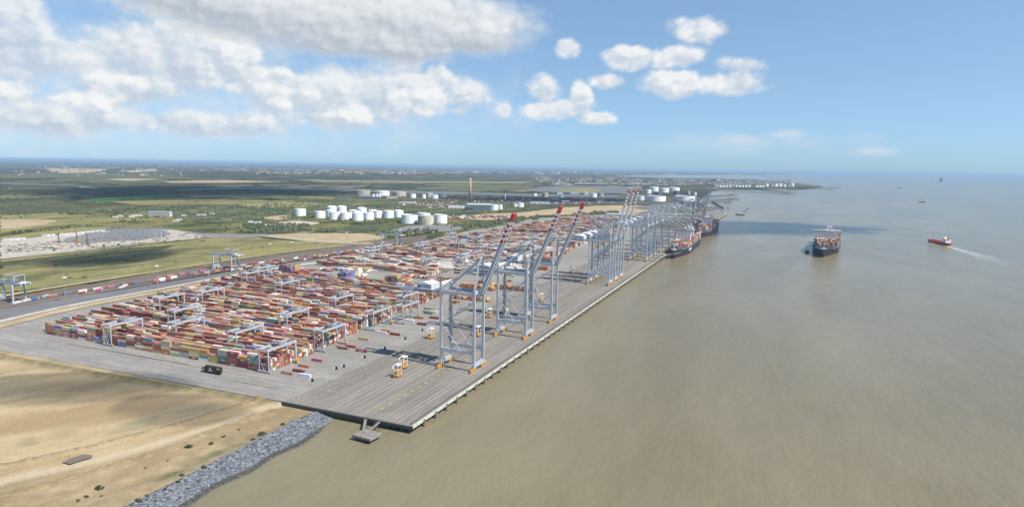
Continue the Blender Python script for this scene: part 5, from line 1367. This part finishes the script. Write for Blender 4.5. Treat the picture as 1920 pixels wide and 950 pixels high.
scatter('woodland', 'dark green trees and scrub around the white tanks and the power station', [([(640,376),(760,374),(870,379),(960,380),(1000,388),(920,399),(850,401),(760,398),(660,393),(560,396),(480,392),(500,383)], 1), ([(960,400),(1000,396),(1050,391),(1050,388),(990,392),(930,399)], .25)], 800, 1, 2.4, 5.5)
scatter('hedgerow_trees', 'lines of dark hedge and scrub across the marsh fields', [([(0,404),(160,397),(300,390),(300,396),(160,403),(0,410)], .8), ([(300,388),(560,384),(560,400),(500,404),(300,402)], .7), ([(390,425),(520,418),(600,424),(600,432),(500,436),(390,438)], .6), ([(0,368),(160,362),(330,356),(640,362),(640,368),(330,364),(0,376)], .9), ([(600,425),(720,420),(720,430),(600,436)], .3)], 420, 2, 2.6, 6)
scatter('yard_edge_scrub', 'green scrub behind the far end of the container yard', [([(850,424),(960,410),(1050,401),(1160,397),(1160,401),(1050,407),(960,419),(870,434)], 1), ([(660,444),(700,438),(860,424),(860,430),(740,447)], .2)], 450, 3, 3, 7)
scatter('marsh_shrubs', 'low shrubs and bushes dotted over the marsh and rough ground', [([(0,382),(640,376),(640,400),(500,425),(0,412)], 1), ([(400,420),(900,405),(960,415),(760,440),(640,436),(400,440)], .6), ([(0,350),(640,352),(640,374),(0,382)], .8), ([(640,345),(1000,345),(1000,352),(640,352)], .3), ([(0,470),(440,447),(440,450),(0,478)], .05), ([(0,486),(420,450),(520,460),(300,505),(0,545)], .05)], 620, 9, 1.5, 3.6, -.1)
scatter('marsh_hedges', 'dark hedge lines between the marsh fields', [([(0,436),(120,427),(300,405),(560,399),(560,400.5),(300,407),(120,430),(0,438)], .5), ([(0,383),(300,375),(640,370),(640,371.5),(300,377),(0,385)], .6), ([(380,412),(640,405),(640,406.5),(380,414)], .5), ([(500,436),(730,430),(730,431.5),(500,438)], .4), ([(0,343),(400,338),(400,339.5),(0,345)], .6), ([(400,343),(900,340),(900,341.5),(400,345)], .6)], 330, 10, 2.0, 4.5, -.3)
def houses(name, label, regions, n, seed, sz):
    n = n*1.15; rr = random.Random(seed); mb = MB()
    for (reg_, frac, hill) in regions:
        for k in range(int(n*frac)):
            a = rr.random(); b = rr.random(); (x0, y0), (x1, y1), (x2, y2), (x3, y3) = reg_
            px = lerp(lerp(x0, x1, a), lerp(x3, x2, a), b); py = lerp(lerp(y0, y1, a), lerp(y3, y2, a), b)
            gx, gy = P(px, py, LZ); z = LZ-.5
            if MN.noise(Vector((px*.06, py*.5, seed))) < .08: continue
            if hill:
                # drop the house onto the hillside along its own bearing
                ok, loc, nr_, idx = ho.ray_cast(Vector((0, 0, HC)), (Vector((gx, gy, LZ))-Vector((0, 0, HC))).normalized())
                if ok: gx, gy, z = loc.x, loc.y, loc.z-2
            w, l, h = rr.uniform(.7,1.3)*sz, rr.uniform(.8,2.4)*sz, rr.uniform(.5,.9)*sz; t = rr.uniform(0, 3.14)
            c, s = math.cos(t), math.sin(t); mb.cur = rr.choices((0,1,2,3), (7,2,1,3))[0]
            Q = [(gx+u*c-v*s, gy+u*s+v*c) for u, v in ((-l/2,-w/2),(l/2,-w/2),(l/2,w/2),(-l/2,w/2))]
            mb.hexa([(x, y, z) for x, y in Q]+[(x, y, z+h) for x, y in Q])
            mb.cur = rr.choice((1,1,0,4)); e0 = ((Q[0][0]+Q[3][0])/2, (Q[0][1]+Q[3][1])/2, z+h*1.5); e1 = ((Q[1][0]+Q[2][0])/2, (Q[1][1]+Q[2][1])/2, z+h*1.5); g = z+h*1.01
            mb.quad((*Q[0], g), (*Q[1], g), e1, e0); mb.quad((*Q[2], g), (*Q[3], g), e0, e1)
    tag(mb.build(name, [mat('weathered render', (.42,.40,.37), .9), mat('grey slate', (.14,.13,.13), .8), mat('brick', (.28,.16,.11), .8), m_beige, mat('red tile', (.28,.12,.08), .8)]), label, 'houses', kind='stuff')
houses('far_town', 'pale houses of the town spread over the distant wooded hill', [([(480,312),(800,318),(800,327),(480,326)], 1, True), ([(400,308.5),(480,312),(480,324),(400,318)], .2, True), ([(750,317),(900,321),(900,326),(750,326)], .3, True), ([(300,309),(480,309),(480,312),(300,313)], .1, True)], 2300, 4, 17)
houses('far_town', 'dense rooftops of the low island town behind the refinery', [([(1150,335),(1480,337),(1500,345),(1180,348)], 1.3, False), ([(1000,332),(1180,334),(1180,342),(1010,343)], .5, False)], 1900, 5, 13)
houses('far_town', 'white seafront buildings of the farthest town on the horizon', [([(1000,322.5),(1400,325.2),(1400,327),(1000,327)], 1, False), ([(1400,325.3),(1560,325.4),(1560,325.9),(1400,327)], .2, False), ([(850,320),(1000,321),(1000,325),(850,324)], .25, False)], 900, 6, 32)
houses('village', 'scattered farms and village houses across the far marsh country', [([(60,310),(300,308),(420,314),(60,318)], 1, False), ([(20,318),(400,316),(400,330),(20,330)], .4, False)], 420, 7, 20)
for i in range(14):
    x = 1040+i*14+R.uniform(-4, 4); 
    building('warehouse', x, 345+R.uniform(-.8,1.2), R.uniform(8,16), 1.4, 60, .2, m_white, m_roof, 'tiny white warehouse in the line behind the far pond, %s from the left' % ORD[i], gable=0)['group'] = 'warehouses behind the far pond'
rrj = random.Random(77); mb = MB()
for i in range(900):      # yards of stored boxes and scrap around the power station
    x, y = rrj.choice([(rrj.uniform(840,1000), rrj.uniform(370,380)), (rrj.uniform(740,860), rrj.uniform(378,390)), (rrj.uniform(960,1150), rrj.uniform(371,383)), (rrj.uniform(845,960), rrj.uniform(405,410))])
    gx, gy = P(x, y, LZ); a = rrj.uniform(0, 3); l = rrj.uniform(4, 14); mb.cur = rrj.choice((0,1,2,3,4)); mb.beam((gx, gy, LZ+2), (gx+l*math.cos(a), gy+l*math.sin(a), LZ+2), rrj.uniform(2.5,6), rrj.uniform(2.5,5))
tag(mb.build('stored_goods', [m_red, m_white, m_shed, m_navy, mat('rusty steel', (.25,.12,.08), .8)]), 'mass of stored boxes and vehicles around the power station and refinery', 'stored goods', kind='stuff')

# ------------------------------------------------------------------ jetties
m_jet = mat('weathered jetty timber', (.10,.09,.08), .9, var=.2)
def jetty(p0, p1, w, label, heads=(), z=2.5):
    a = Vector((*P(*p0, WZ), 0)); b = Vector((*P(*p1, WZ), 0)); t = empty('jetty', (a.x, a.y, WZ)); d = b-a; L0 = d.length
    MB().beam((0,0,8.5), (d.x,d.y,8.5), w, 1.4).build('deck', m_jet, t)
    pl = MB(); n = max(3, int(L0/28)); s = d.normalized().cross(Vector((0,0,1)))*(w*.4)
    for k in range(n+1):
        for q in (-1, 1):
            p = d*(k/n)+s*q; pl.cyl((p.x, p.y), .9, -4, 7.9, 6, cap=False)
    pl.build('pile', m_jet, t); t.children[-1]['kind'] = 'stuff'
    rl = MB()
    for q in (-1, 1): rl.beam(s*q*1.2+Vector((0,0,10.2)), d+s*q*1.2+Vector((0,0,10.2)), .3, .3)
    rl.build('railing', m_cable, t)
    for (f, hw, hl) in heads:
        p = d*f; h = MB(); h.box(p.x-hl/2, p.x+hl/2, p.y-hw/2, p.y+hw/2, 7.5, 9.6); h.box(p.x-4, p.x+4, p.y-4, p.y+4, 9.6, 17)
        for q in (-.4, .4):
            for r_ in (-.4, .4): h.cyl((p.x+hl*q, p.y+hw*r_), 1.2, -4, 7.5, 6, cap=False)
        h.build('platform', m_pile, t)
    tag(t, label, 'jetty', 'jetties on the far shore')
jetty((1300,356),(1476,364),26,'long thin viaduct jetty reaching far into the river',[(1,90,110)])
jetty((1430,357),(1480,361.5),26,'outer berth of the long viaduct jetty',[(1,60,120),(.5,50,60)])
jetty((1475,351),(1568,352.5),30,'low jetty off the tip of the distant island',[(1,60,120)])
jetty((1480,354),(1556,355.8),30,'second low jetty off the tip of the distant island',[(1,40,80)])
jetty((1318,370),(1376,366),22,'short broad refinery jetty, farthest of the near group',[(1,40,60)])
jetty((1318,378),(1378,374),20,'short refinery jetty with a cluttered head',[(1,45,60),(.8,30,30)])
jetty((1316,381),(1366,381),16,'short refinery jetty below the cluttered one',[(1,40,40)])
jetty((1310,391),(1365,392),8,'low straight jetty nearest the far quay cranes',[(.8,14,20)])
jetty((1335,379),(1354,391),6,'thin slanting walkway joining two jetties')

# ------------------------------------------------------------------ near platform at the quay end
def platform():
    cx, cy = P(689, 814, -1.5); t = empty('mooring_platform', (cx, cy, WZ))
    c = [P(660,814,-1.2), P(683,803,-1.2), P(716,811,-1.2), P(694,823,-1.2)]
    c = [(x-cx, y-cy) for x, y in c]
    mb = MB(); order = [3,2,1,0]
    mb.hexa([(*c[i], 2.6) for i in (3,2,1,0)]+[(*c[i], 4.3) for i in (3,2,1,0)]); mb.build('deck', m_pile, t)
    p = MB()
    for a in (.2, .8):
        for b in (.2, .8):
            x = lerp(lerp(c[0][0], c[1][0], a), lerp(c[3][0], c[2][0], a), b); y = lerp(lerp(c[0][1], c[1][1], a), lerp(c[3][1], c[2][1], a), b); p.cyl((x, y), .6, -3, 2.6, 8, cap=False)
    p.build('pile', m_drk, t)
    for a, b in (((682,804),(687,780)), ((695,806),(717,785))):
        A_ = P(*a, -1.2); B_ = P(*b, -.3); g = MB(); g.beam((A_[0]-cx, A_[1]-cy, 4.2), (B_[0]-cx, B_[1]-cy, 5.2), 1.9, .35)
        for s in (-1, 1): 
            d = Vector((B_[0]-A_[0], B_[1]-A_[1], 0)).normalized().cross(Vector((0,0,1)))*.95*s
            g.beam((A_[0]-cx+d.x, A_[1]-cy+d.y, 5.2), (B_[0]-cx+d.x, B_[1]-cy+d.y, 6.2), .1, .1)
        g.build('gangway', m_pile, t)
        m_ = ((A_[0]+B_[0])/2-cx, (A_[1]+B_[1])/2-cy); f = MB()
        for s in (-1.6, 1.6): f.beam((m_[0]+s*1.3, m_[1], -2), (m_[0]+s*.6, m_[1], 4.2), .3, .3)
        f.beam((m_[0]-2.1, m_[1], 0), (m_[0]+1.2, m_[1], 4), .2, .2); f.build('trestle', m_drk, t)
    tag(t, 'small square grey mooring platform joined to the quay end by two gangways', 'platform')
platform()

# ------------------------------------------------------------------ ships
m_hull = mat('navy hull paint', (.018,.024,.045), .45, var=.15, scale=.05); m_boot = mat('red boot top', (.25,.06,.045), .6, var=.2, scale=.1)
m_deck = mat('grey deck', (.22,.25,.27), .7); m_rhull = mat('red hull paint', (.42,.05,.035), .45, var=.1, scale=.1)
def hull(mb, L, B, D, draft=3, bow=.22, stern=.10, flare=1.0):
    """bow at y=0, stern at y=L; z from -draft to D"""
    ns = 26; rings = []
    for i in range(ns+1):
        s = i/ns; y = L*s**1.15
        f = min(1, (y/(L*bow)))**.62 if y < L*bow else 1
        if y > L*(1-stern): f *= 1-.25*((y-L*(1-stern))/(L*stern))
        fb = min(1, (y/(L*bow*1.35))) ** .9 if y < L*bow*1.35 else 1
        if y > L*(1-stern): fb *= max(.05, 1-.9*((y-L*(1-stern))/(L*stern)))
        z1 = D+ (2.6*max(0, 1-y/(L*.12)))
        yo = -8*(max(0, 1-y/(L*.05)))*B/50
        rings.append([(-B/2*f, y+yo, z1), (-B/2*lerp(fb, f, .35), y+yo*.5, D*.45), (-B/2*fb, y, .9), (-B/2*fb*.96, y, -draft), (B/2*fb*.96, y, -draft), (B/2*fb, y, .9), (B/2*lerp(fb, f, .35), y+yo*.5, D*.45), (B/2*f, y+yo, z1)])
    k = len(mb.v)
    for r in rings: mb.v += r
    for i in range(ns):
        for j in range(7):
            mb.f.append((k+i*8+j, k+i*8+j+1, k+(i+1)*8+j+1, k+(i+1)*8+j)); mb.mi.append(1 if j in (2, 4) else 0)
        mb.f.append((k+i*8+7, k+i*8, k+(i+1)*8, k+(i+1)*8+7)); mb.mi.append(2)
    mb.f.append(tuple(k+ns*8+j for j in range(8))); mb.mi.append(0)
def cship(x, y, rz, L, B, D, bridge, label, pal, seed, front=None, nt=6, letter=0):
    t = empty('container_ship', (x, y, WZ), rz); g = random.Random(seed); mb = MB(); hull(mb, L, B, D); mb.build('hull', [m_hull, m_boot, m_deck], t); hl = t.children[-1]
    if letter:
        l = MB()
        for k in range(7): l.box(B/2*1.0+.02, B/2+.2, 95+k*6, 99.5+k*6, D*.5, D*.5+5)
        l.build('lettering', m_white, hl)
    yb = bridge; hb = D+36
    s = MB(); s.box(-B*.36, B*.36, yb, yb+12, D, hb-6); s.box(-B*.30, B*.30, yb+1, yb+12, hb-6, hb-3); s.build('superstructure', m_white, t); sup = t.children[-1]
    br = MB(); br.box(-B*.56, B*.56, yb-.5, yb+7, hb-3, hb); br.hexa([(-B*.56,yb+1,hb-4.4),(-B*.34,yb+1,hb-9),(-B*.34,yb+3,hb-9),(-B*.56,yb+3,hb-4.4),(-B*.56,yb+1,hb-3),(-B*.34,yb+1,hb-3),(-B*.34,yb+3,hb-3),(-B*.56,yb+3,hb-3)])
    br.hexa([(B*.34,yb+1,hb-9),(B*.56,yb+1,hb-4.4),(B*.56,yb+3,hb-4.4),(B*.34,yb+3,hb-9),(B*.34,yb+1,hb-3),(B*.56,yb+1,hb-3),(B*.56,yb+3,hb-3),(B*.34,yb+3,hb-3)]); br.build('bridge', m_white, sup)
    w = MB(); w.box(-B*.54, B*.54, yb-.62, yb-.5, hb-2.2, hb-.9)
    for f in range(9): 
        for q in range(9): w.box(-B*.32+q*B*.08-.8, -B*.32+q*B*.08+.8, yb-.12, yb+.02, D+4+f*2.9, D+5.3+f*2.9) if D+5.3+f*2.9 < hb-7 else None
    w.build('window', m_gl, sup)
    m_ = MB(); m_.beam((0, yb+4, hb), (0, yb+4, hb+11), 1.2, 1.2); m_.beam((-5, yb+4, hb+6), (5, yb+4, hb+6), .5, .5); m_.box(-4, 4, yb+2, yb+7, hb, hb+2.4); m_.build('mast', m_white, sup)
    fn = MB(); fn.box(-6, 6, L*.74, L*.74+9, D, D+34); fn.build('funnel', m_white, t)
    fm = MB(); fm.beam((0, 9, D+2), (0, 9, D+17), .9, .9); fm.box(-3.5, 3.5, 5, 12, D+2.4, D+3.6); fm.build('foremast', m_white, t)
    wl = MB(); wl.box(-B*.33, B*.33, 19.0, 19.8, D+1, D+5); wl.build('breakwater', m_deck, t)
    nb = int((L-50)/14.2)
    cs, sn = math.cos(rz), math.sin(rz)
    for k in range(nb):
        yy = 24+k*14.2
        if yb-8 < yy < yb+16 or L*.74-7 < yy+6 < L*.74+12: continue
        fw = min(1, (yy/(L*.22)))**.62
        nc = int(B*fw*.96/2.55)
        h0 = nt-(2 if k == 0 else 1 if k == 1 else 0)+g.choice((0, 0, -1))
        for c in range(nc):
            xx = (c-(nc-1)/2)*2.55
            h = max(1, h0-g.choice((0,0,0,1,1,2)))
            for q in range(h):
                cc = PAL[g.choice(pal)] if front is None or k > 0 or q < 1 else PAL[front]
                wx = x+cs*xx-sn*(yy+6.2); wy = y+sn*xx+cs*(yy+6.2)
                if abs(rz) < .01 or abs(abs(rz)-math.pi) < .01: farc(wx, wy, WZ+D+1.2+q*2.75, 2.45, 12.2, 2.7, cc[0], g)
                else: farc(wx, wy, WZ+D+1.2+q*2.75, 2.45, 12.2, 2.7, cc[0], g)
    # lashing bridges
    lb_ = MB()
    for k in range(nb):
        yy = 24+k*14.2-1.0
        if yb-8 < yy < yb+16 or L*.74-7 < yy+6 < L*.74+12: continue
        fw = min(1, ((yy+1)/(L*.22)))**.62; lb_.box(-B*fw*.47, B*fw*.47, yy, yy+.5, D, D+5)
    lb_.build('lashing_bridge', m_deck, t)
    return tag(t, label, 'ship', 'container ships')
cship(-221.5, 1458, 0, 360, 41, 17, 150, 'dark hulled container ship with orange containers moored first at the quay', (13,13,13,1,6,3,0,10), 31, front=10, nt=5, letter=1)
cship(-221.5, 1930, 0, 380, 41, 16, 150, 'dark container ship with mixed containers moored second behind the orange one', (0,1,6,11,3,2,7,13), 32, nt=6)
ax, ay = P(1543, 482.5, WZ)
cship(ax, ay, -.088, 395, 58, 17, 120, 'large container ship under way in mid river with a tug beside it', (4,4,5,0,3,6,2,1,9), 33, nt=7)
# mooring lines of the first ship
mb = MB()
for (a, b) in (((-219,1466,10),(-245,1436,.6)),((-216,1466,10),(-245,1428,.6)),((-206,1466,10),(-245,1420,.6)),((-204,1468,9),(-244,1440,.6))): mb.beam(a, b, .35, .35)
tag(mb.build('mooring_rope', mat('pale rope', (.45,.40,.30), .9)), 'mooring ropes running from the bow of the first moored ship to the quay', 'ropes')

def tanker():
    sx, sy = P(1781, 460.5, WZ); bx, by = P(1740, 452.5, WZ); v = Vector((bx-sx, by-sy)); L = v.length; B = 17
    rz = math.atan2(-(sx-bx), (sy-by)) ; t = empty('tanker', (bx, by, WZ), math.atan2(-(sx-bx), sy-by)); mb = MB(); hull(mb, L, B, 6.5, 2); mb.build('hull', [m_rhull, m_rhull, m_rhull], t)
    s = MB(); s.box(-7, 7, L*.76, L*.92, 6.5, 15); s.box(-6, 6, L*.77, L*.86, 15, 18); s.box(-8, 8, L*.77, L*.82, 18, 20.6); s.build('superstructure', m_white, t); su = t.children[-1]
    w = MB(); w.box(-7.6, 7.6, L*.77-.1, L*.77, 18.8, 20); w.build('window', m_gl, su)
    f = MB(); f.box(-2, 2, L*.88, L*.93, 15, 22); f.build('funnel', m_or, t)
    MB().beam((0, 7, 6), (0, 7, 22), .8, .8).build('foremast', m_white, t)
    p = MB(); p.box(-1.5, 1.5, 14, L*.74, 7.2, 8.2)
    for k in range(7): p.cyl((0, 18+k*7), 1.2, 6.4, 9.5, 8); p.box(-6, 6, 16+k*7, 16.5+k*7, 7.4, 8)
    p.build('deck_pipes', m_dred, t)
    mm = MB(); mm.beam((0, L*.8, 20.6), (0, L*.8, 27), .5, .5); mm.build('mast', m_white, su)
    tag(t, 'small red coastal tanker with white bridge trailing a foaming wake', 'ship')
    return Vector((bx, by)), Vector((sx, sy))
bpos, spos = tanker()
def foam_mat():
    m = bpy.data.materials.new('foam'); m.use_nodes = True; t = m.node_tree; L = t.links.new; b = t.nodes['Principled BSDF']; b.inputs['Base Color'].default_value = (.72,.76,.78,1); b.inputs['Roughness'].default_value = .8
    uv = N(t, 'ShaderNodeUVMap'); sp = N(t, 'ShaderNodeSeparateXYZ'); L(uv.outputs[0], sp.inputs[0])
    g = N(t, 'ShaderNodeNewGeometry'); n = N(t, 'ShaderNodeTexNoise', i_Scale=.12, i_Detail=6.0, i_Roughness=.7); L(g.outputs['Position'], n.inputs['Vector'])
    across = mth(t, 'SUBTRACT', 1.0, mth(t, 'ABSOLUTE', mth(t, 'MULTIPLY_ADD', sp.outputs[0], 2.0, -1.0)))
    along = mth(t, 'POWER', mth(t, 'SUBTRACT', 1.0, sp.outputs[1]), 1.3)
    a = mth(t, 'MULTIPLY', mth(t, 'POWER', across, .6), along)
    a = mth(t, 'MULTIPLY', a, mth(t, 'MULTIPLY_ADD', n.outputs['Fac'], 1.7, -.35), clamp=True)
    L(a, b.inputs['Alpha']); return m
m_foam = foam_mat()
def wake(name, path, w0, w1, label):
    me = bpy.data.meshes.new(name); V = []; Fc = []; n = 24
    def pt(t):
        s = t*(len(path)-1); i = min(int(s), len(path)-2); f = s-i; return Vector(path[i]).lerp(Vector(path[i+1]), f)
    for i in range(n+1):
        t = i/n; p = pt(t); q = pt(min(1, t+.01))-pt(max(0, t-.01)); q.normalize(); nn = Vector((-q.y, q.x)); w = lerp(w0, w1, t)
        V += [(p.x-nn.x*w, p.y-nn.y*w, WZ+.12), (p.x+nn.x*w, p.y+nn.y*w, WZ+.12)]
    for i in range(n): Fc.append((2*i, 2*i+1, 2*i+3, 2*i+2))
    me.from_pydata(V, [], Fc); uvl = me.uv_layers.new(name='UVMap')
    for poly in me.polygons:
        for li, vi in zip(poly.loop_indices, poly.vertices): uvl.data[li].uv = (vi % 2, (vi//2)/n)
    me.materials.append(m_foam); o = bpy.data.objects.new(name, me); COL.objects.link(o); tag(o, label, 'wake', kind='stuff'); return o
pw_ = [P(1775,461,WZ), P(1840,480,WZ), P(1910,502,WZ)]
wake('wake', pw_, 6, 44, 'pale foaming wake fanning out behind the red tanker')
wake('wake', [P(1784,459.5,WZ), P(1830,470,WZ)], 2, 3, 'thin bright line of foam on the far side of the tanker wake')
wake('bow_wave', [P(1736,451.5,WZ), P(1745,455.5,WZ), P(1758,460,WZ), P(1780,466,WZ)], 4, 5, 'white bow wave along the side of the red tanker')
wake('foam_streak', [P(1624,465,WZ), P(1650,478,WZ), P(1662,485,WZ), P(1672,494,WZ)], .7, .9, 'thin broken line of foam drifting on the open river')
wake('foam_streak', [P(1660,505,WZ), P(1680,512,WZ), P(1700,520,WZ)], .6, .8, 'short faint foam line below the longer one on the river')

def boat(px, py, L, label, hullm, rz, wk=None, cabw=.5):
    x, y = P(px, py, WZ); t = empty('tug_boat', (x, y, WZ), rz); mb = MB(); hull(mb, L, L*.3, L*.11, 1, .35); mb.build('hull', [hullm, hullm, m_deck], t)
    s = MB(); s.box(-L*.1, L*.1, L*.28, L*.6, L*.1, L*.22); s.box(-L*.07, L*.07, L*.32, L*.45, L*.22, L*.31); s.build('wheelhouse', m_white, t)
    w = MB(); w.box(-L*.072, L*.072, L*.315, L*.455, L*.25, L*.285); w.build('window', m_gl, t.children[-1])
    MB().beam((0, L*.5, L*.22), (0, L*.5, L*.5), L*.018, L*.018).build('mast', m_tgrey, t); MB().cyl((L*.06, L*.62), L*.035, L*.1, L*.26, 8).build('funnel', m_or, t)
    tag(t, label, 'boat')
    if wk: wake('wake', [P(*q, WZ) for q in wk], L*.12, L*.3, 'white wake behind the '+label.split(',')[0])
boat(1512, 474, 30, 'dark tug, hard against the side of the ship in mid river', m_hull, -.1)
boat(1380, 402.5, 36, 'white workboat with black hull, off the far quay cranes', m_hull, -1.5, [(1382,402),(1372,401.5),(1366,401)])
boat(1358, 403.5, 14, 'small dark launch, left of the white workboat', m_hull, -1.2)
boat(1735, 379.5, 40, 'dark tug, alone on the open river beyond the red tanker', m_hull, 1.5, [(1738,379.6),(1745,380),(1750,380.4)])
boat(1690, 352.5, 50, 'distant pilot boat, speeding with a white wake near the horizon', m_hull, 1.6, [(1699,351),(1690,352.5),(1681,354)])
boat(1776, 427, 6, 'tiny dark buoy like launch, above the red tanker', m_hull, 0)
boat(1400, 396.5, 18, 'little dark boat, beyond the white workboat', m_hull, 1.0)
boat(1404, 392, 16, 'second little dark boat, farther out from the refinery jetties', m_hull, 1.2)
# far ship on the horizon
x, y = P(1765, 340, WZ); t = empty('cargo_ship', (x, y, WZ), -.1); mb = MB(); hull(mb, 240, 60, 30, 3); mb.build('hull', [m_tdark, m_tdark, m_deck], t)
s = MB(); s.box(-26, 26, 120, 150, 30, 75); s.box(-12, 12, 125, 140, 75, 110); s.build('superstructure', m_tgrey, t); MB().box(-28, 28, 20, 110, 30, 50).build('cargo', m_shed, t); tag(t, 'grey cargo ship far out near the horizon', 'ship')
wake('bow_wave', [P(1758,340.3,WZ), P(1765,340.5,WZ), P(1772,340.2,WZ)], 12, 10, 'white bow wave of the far ship near the horizon')

nfar = flush_far()
print('far containers', nfar, 'single containers', NIND[0])

# ------------------------------------------------------------------ clouds out of view, placed for the shadows they cast on river and fields
def cloud_mat(am=.8):
    m = bpy.data.materials.new('cloud'); m.use_nodes = True; t = m.node_tree; L = t.links.new; t.nodes.clear()
    tc = N(t, 'ShaderNodeTexCoord'); ln = N(t, 'ShaderNodeVectorMath', operation='MULTIPLY'); L(tc.outputs['Object'], ln.inputs[0]); ln.inputs[1].default_value = (1, 1, 0)
    le = N(t, 'ShaderNodeVectorMath', operation='LENGTH'); L(ln.outputs[0], le.inputs[0])
    g = N(t, 'ShaderNodeNewGeometry'); n = N(t, 'ShaderNodeTexNoise', i_Scale=.006, i_Detail=5.0); L(g.outputs['Position'], n.inputs['Vector'])
    f = mth(t, 'ADD', mth(t, 'SUBTRACT', 1.0, le.outputs['Value']), mth(t, 'MULTIPLY_ADD', n.outputs['Fac'], 1.1, -.55))
    r = N(t, 'ShaderNodeMapRange', interpolation_type='SMOOTHSTEP'); L(f, r.inputs[0]); r.inputs[1].default_value = .05; r.inputs[2].default_value = .5; r.inputs[4].default_value = am
    a = N(t, 'ShaderNodeBsdfTransparent'); b = N(t, 'ShaderNodeBsdfDiffuse'); b.inputs[0].default_value = (.9,.9,.9,1)
    mx = N(t, 'ShaderNodeMixShader'); L(r.outputs[0], mx.inputs[0]); L(a.outputs[0], mx.inputs[1]); L(b.outputs[0], mx.inputs[2]); o = N(t, 'ShaderNodeOutputMaterial'); L(mx.outputs[0], o.inputs[0]); return m
m_cloud = cloud_mat(); m_thin = cloud_mat(.42)
def cloud(px0, py0, px1, py1, ry, h, label, z=0, mt=None):
    """shadow falls about the line px0,py0 - px1,py1"""
    a = Vector((*P(px0, py0, z), 0)); b = Vector((*P(px1, py1, z), 0)); c = (a+b)/2; l = (b-a).length/2
    rz = math.atan2(b.y-a.y, b.x-a.x)
    mb = MB(); n, k = 20, 8
    for j in range(k+1):
        ph = math.pi*j/k
        for i in range(n):
            th = 2*math.pi*i/n; r = math.sin(ph); q = 1+.12*MN.noise(Vector((math.cos(th)*3, math.sin(th)*3, j*.7)))
            mb.v.append((r*math.cos(th)*q, r*math.sin(th)*q, math.cos(ph)*(1 if math.cos(ph) > 0 else .4)))
    for j in range(k):
        for i in range(n): mb.f.append((j*n+i, (j+1)*n+i, (j+1)*n+(i+1) % n, j*n+(i+1) % n)); mb.mi.append(0)
    o = mb.build('clouds', mt or m_cloud); o.location = (c.x+sdir.x/sdir.z*h, c.y+sdir.y/sdir.z*h, h); o.scale = (l*1.35, ry*1.35, 60); o.rotation_euler = (0,0,rz)
    tag(o, label, 'cloud', kind='stuff')
cloud(1210,424,1640,428,260,950,'cloud above the river whose shadow darkens the water between the ships', WZ)
cloud(-60,735,330,722,30,700,'small cloud whose shadow falls across the bare sand', mt=m_thin)
cloud(250,775,450,765,22,700,'wisp of cloud shading the sand near the haul road', mt=m_thin)
cloud(60,505,330,470,60,800,'cloud whose shadow crosses the meadow')
cloud(60,360,640,358,900,1800,'broad cloud shading the far marsh')
cloud(850,372,1180,375,260,1500,'cloud shading the refinery ground')

# ------------------------------------------------------------------ air
hz = bpy.data.materials.new('haze air'); hz.use_nodes = True; t = hz.node_tree; t.nodes.clear()
pv = N(t, 'ShaderNodeVolumePrincipled'); pv.inputs['Density'].default_value = 3.0e-5; pv.inputs['Color'].default_value = (.52,.76,1,1); pv.inputs['Anisotropy'].default_value = 0.0
o = N(t, 'ShaderNodeOutputMaterial'); t.links.new(pv.outputs[0], o.inputs['Volume'])
mb = MB(); mb.box(-310000, 260000, -2600, 310000, -10.5, 205); h = mb.build('haze', hz, kind='stuff'); h['label'] = 'thin pale blue haze filling the air'; h['category'] = 'haze'

for o in S.objects:
    l = o.get('label')
    if l and len(l.replace('-', ' ').split()) > 16: print('LONG', o.name, l)
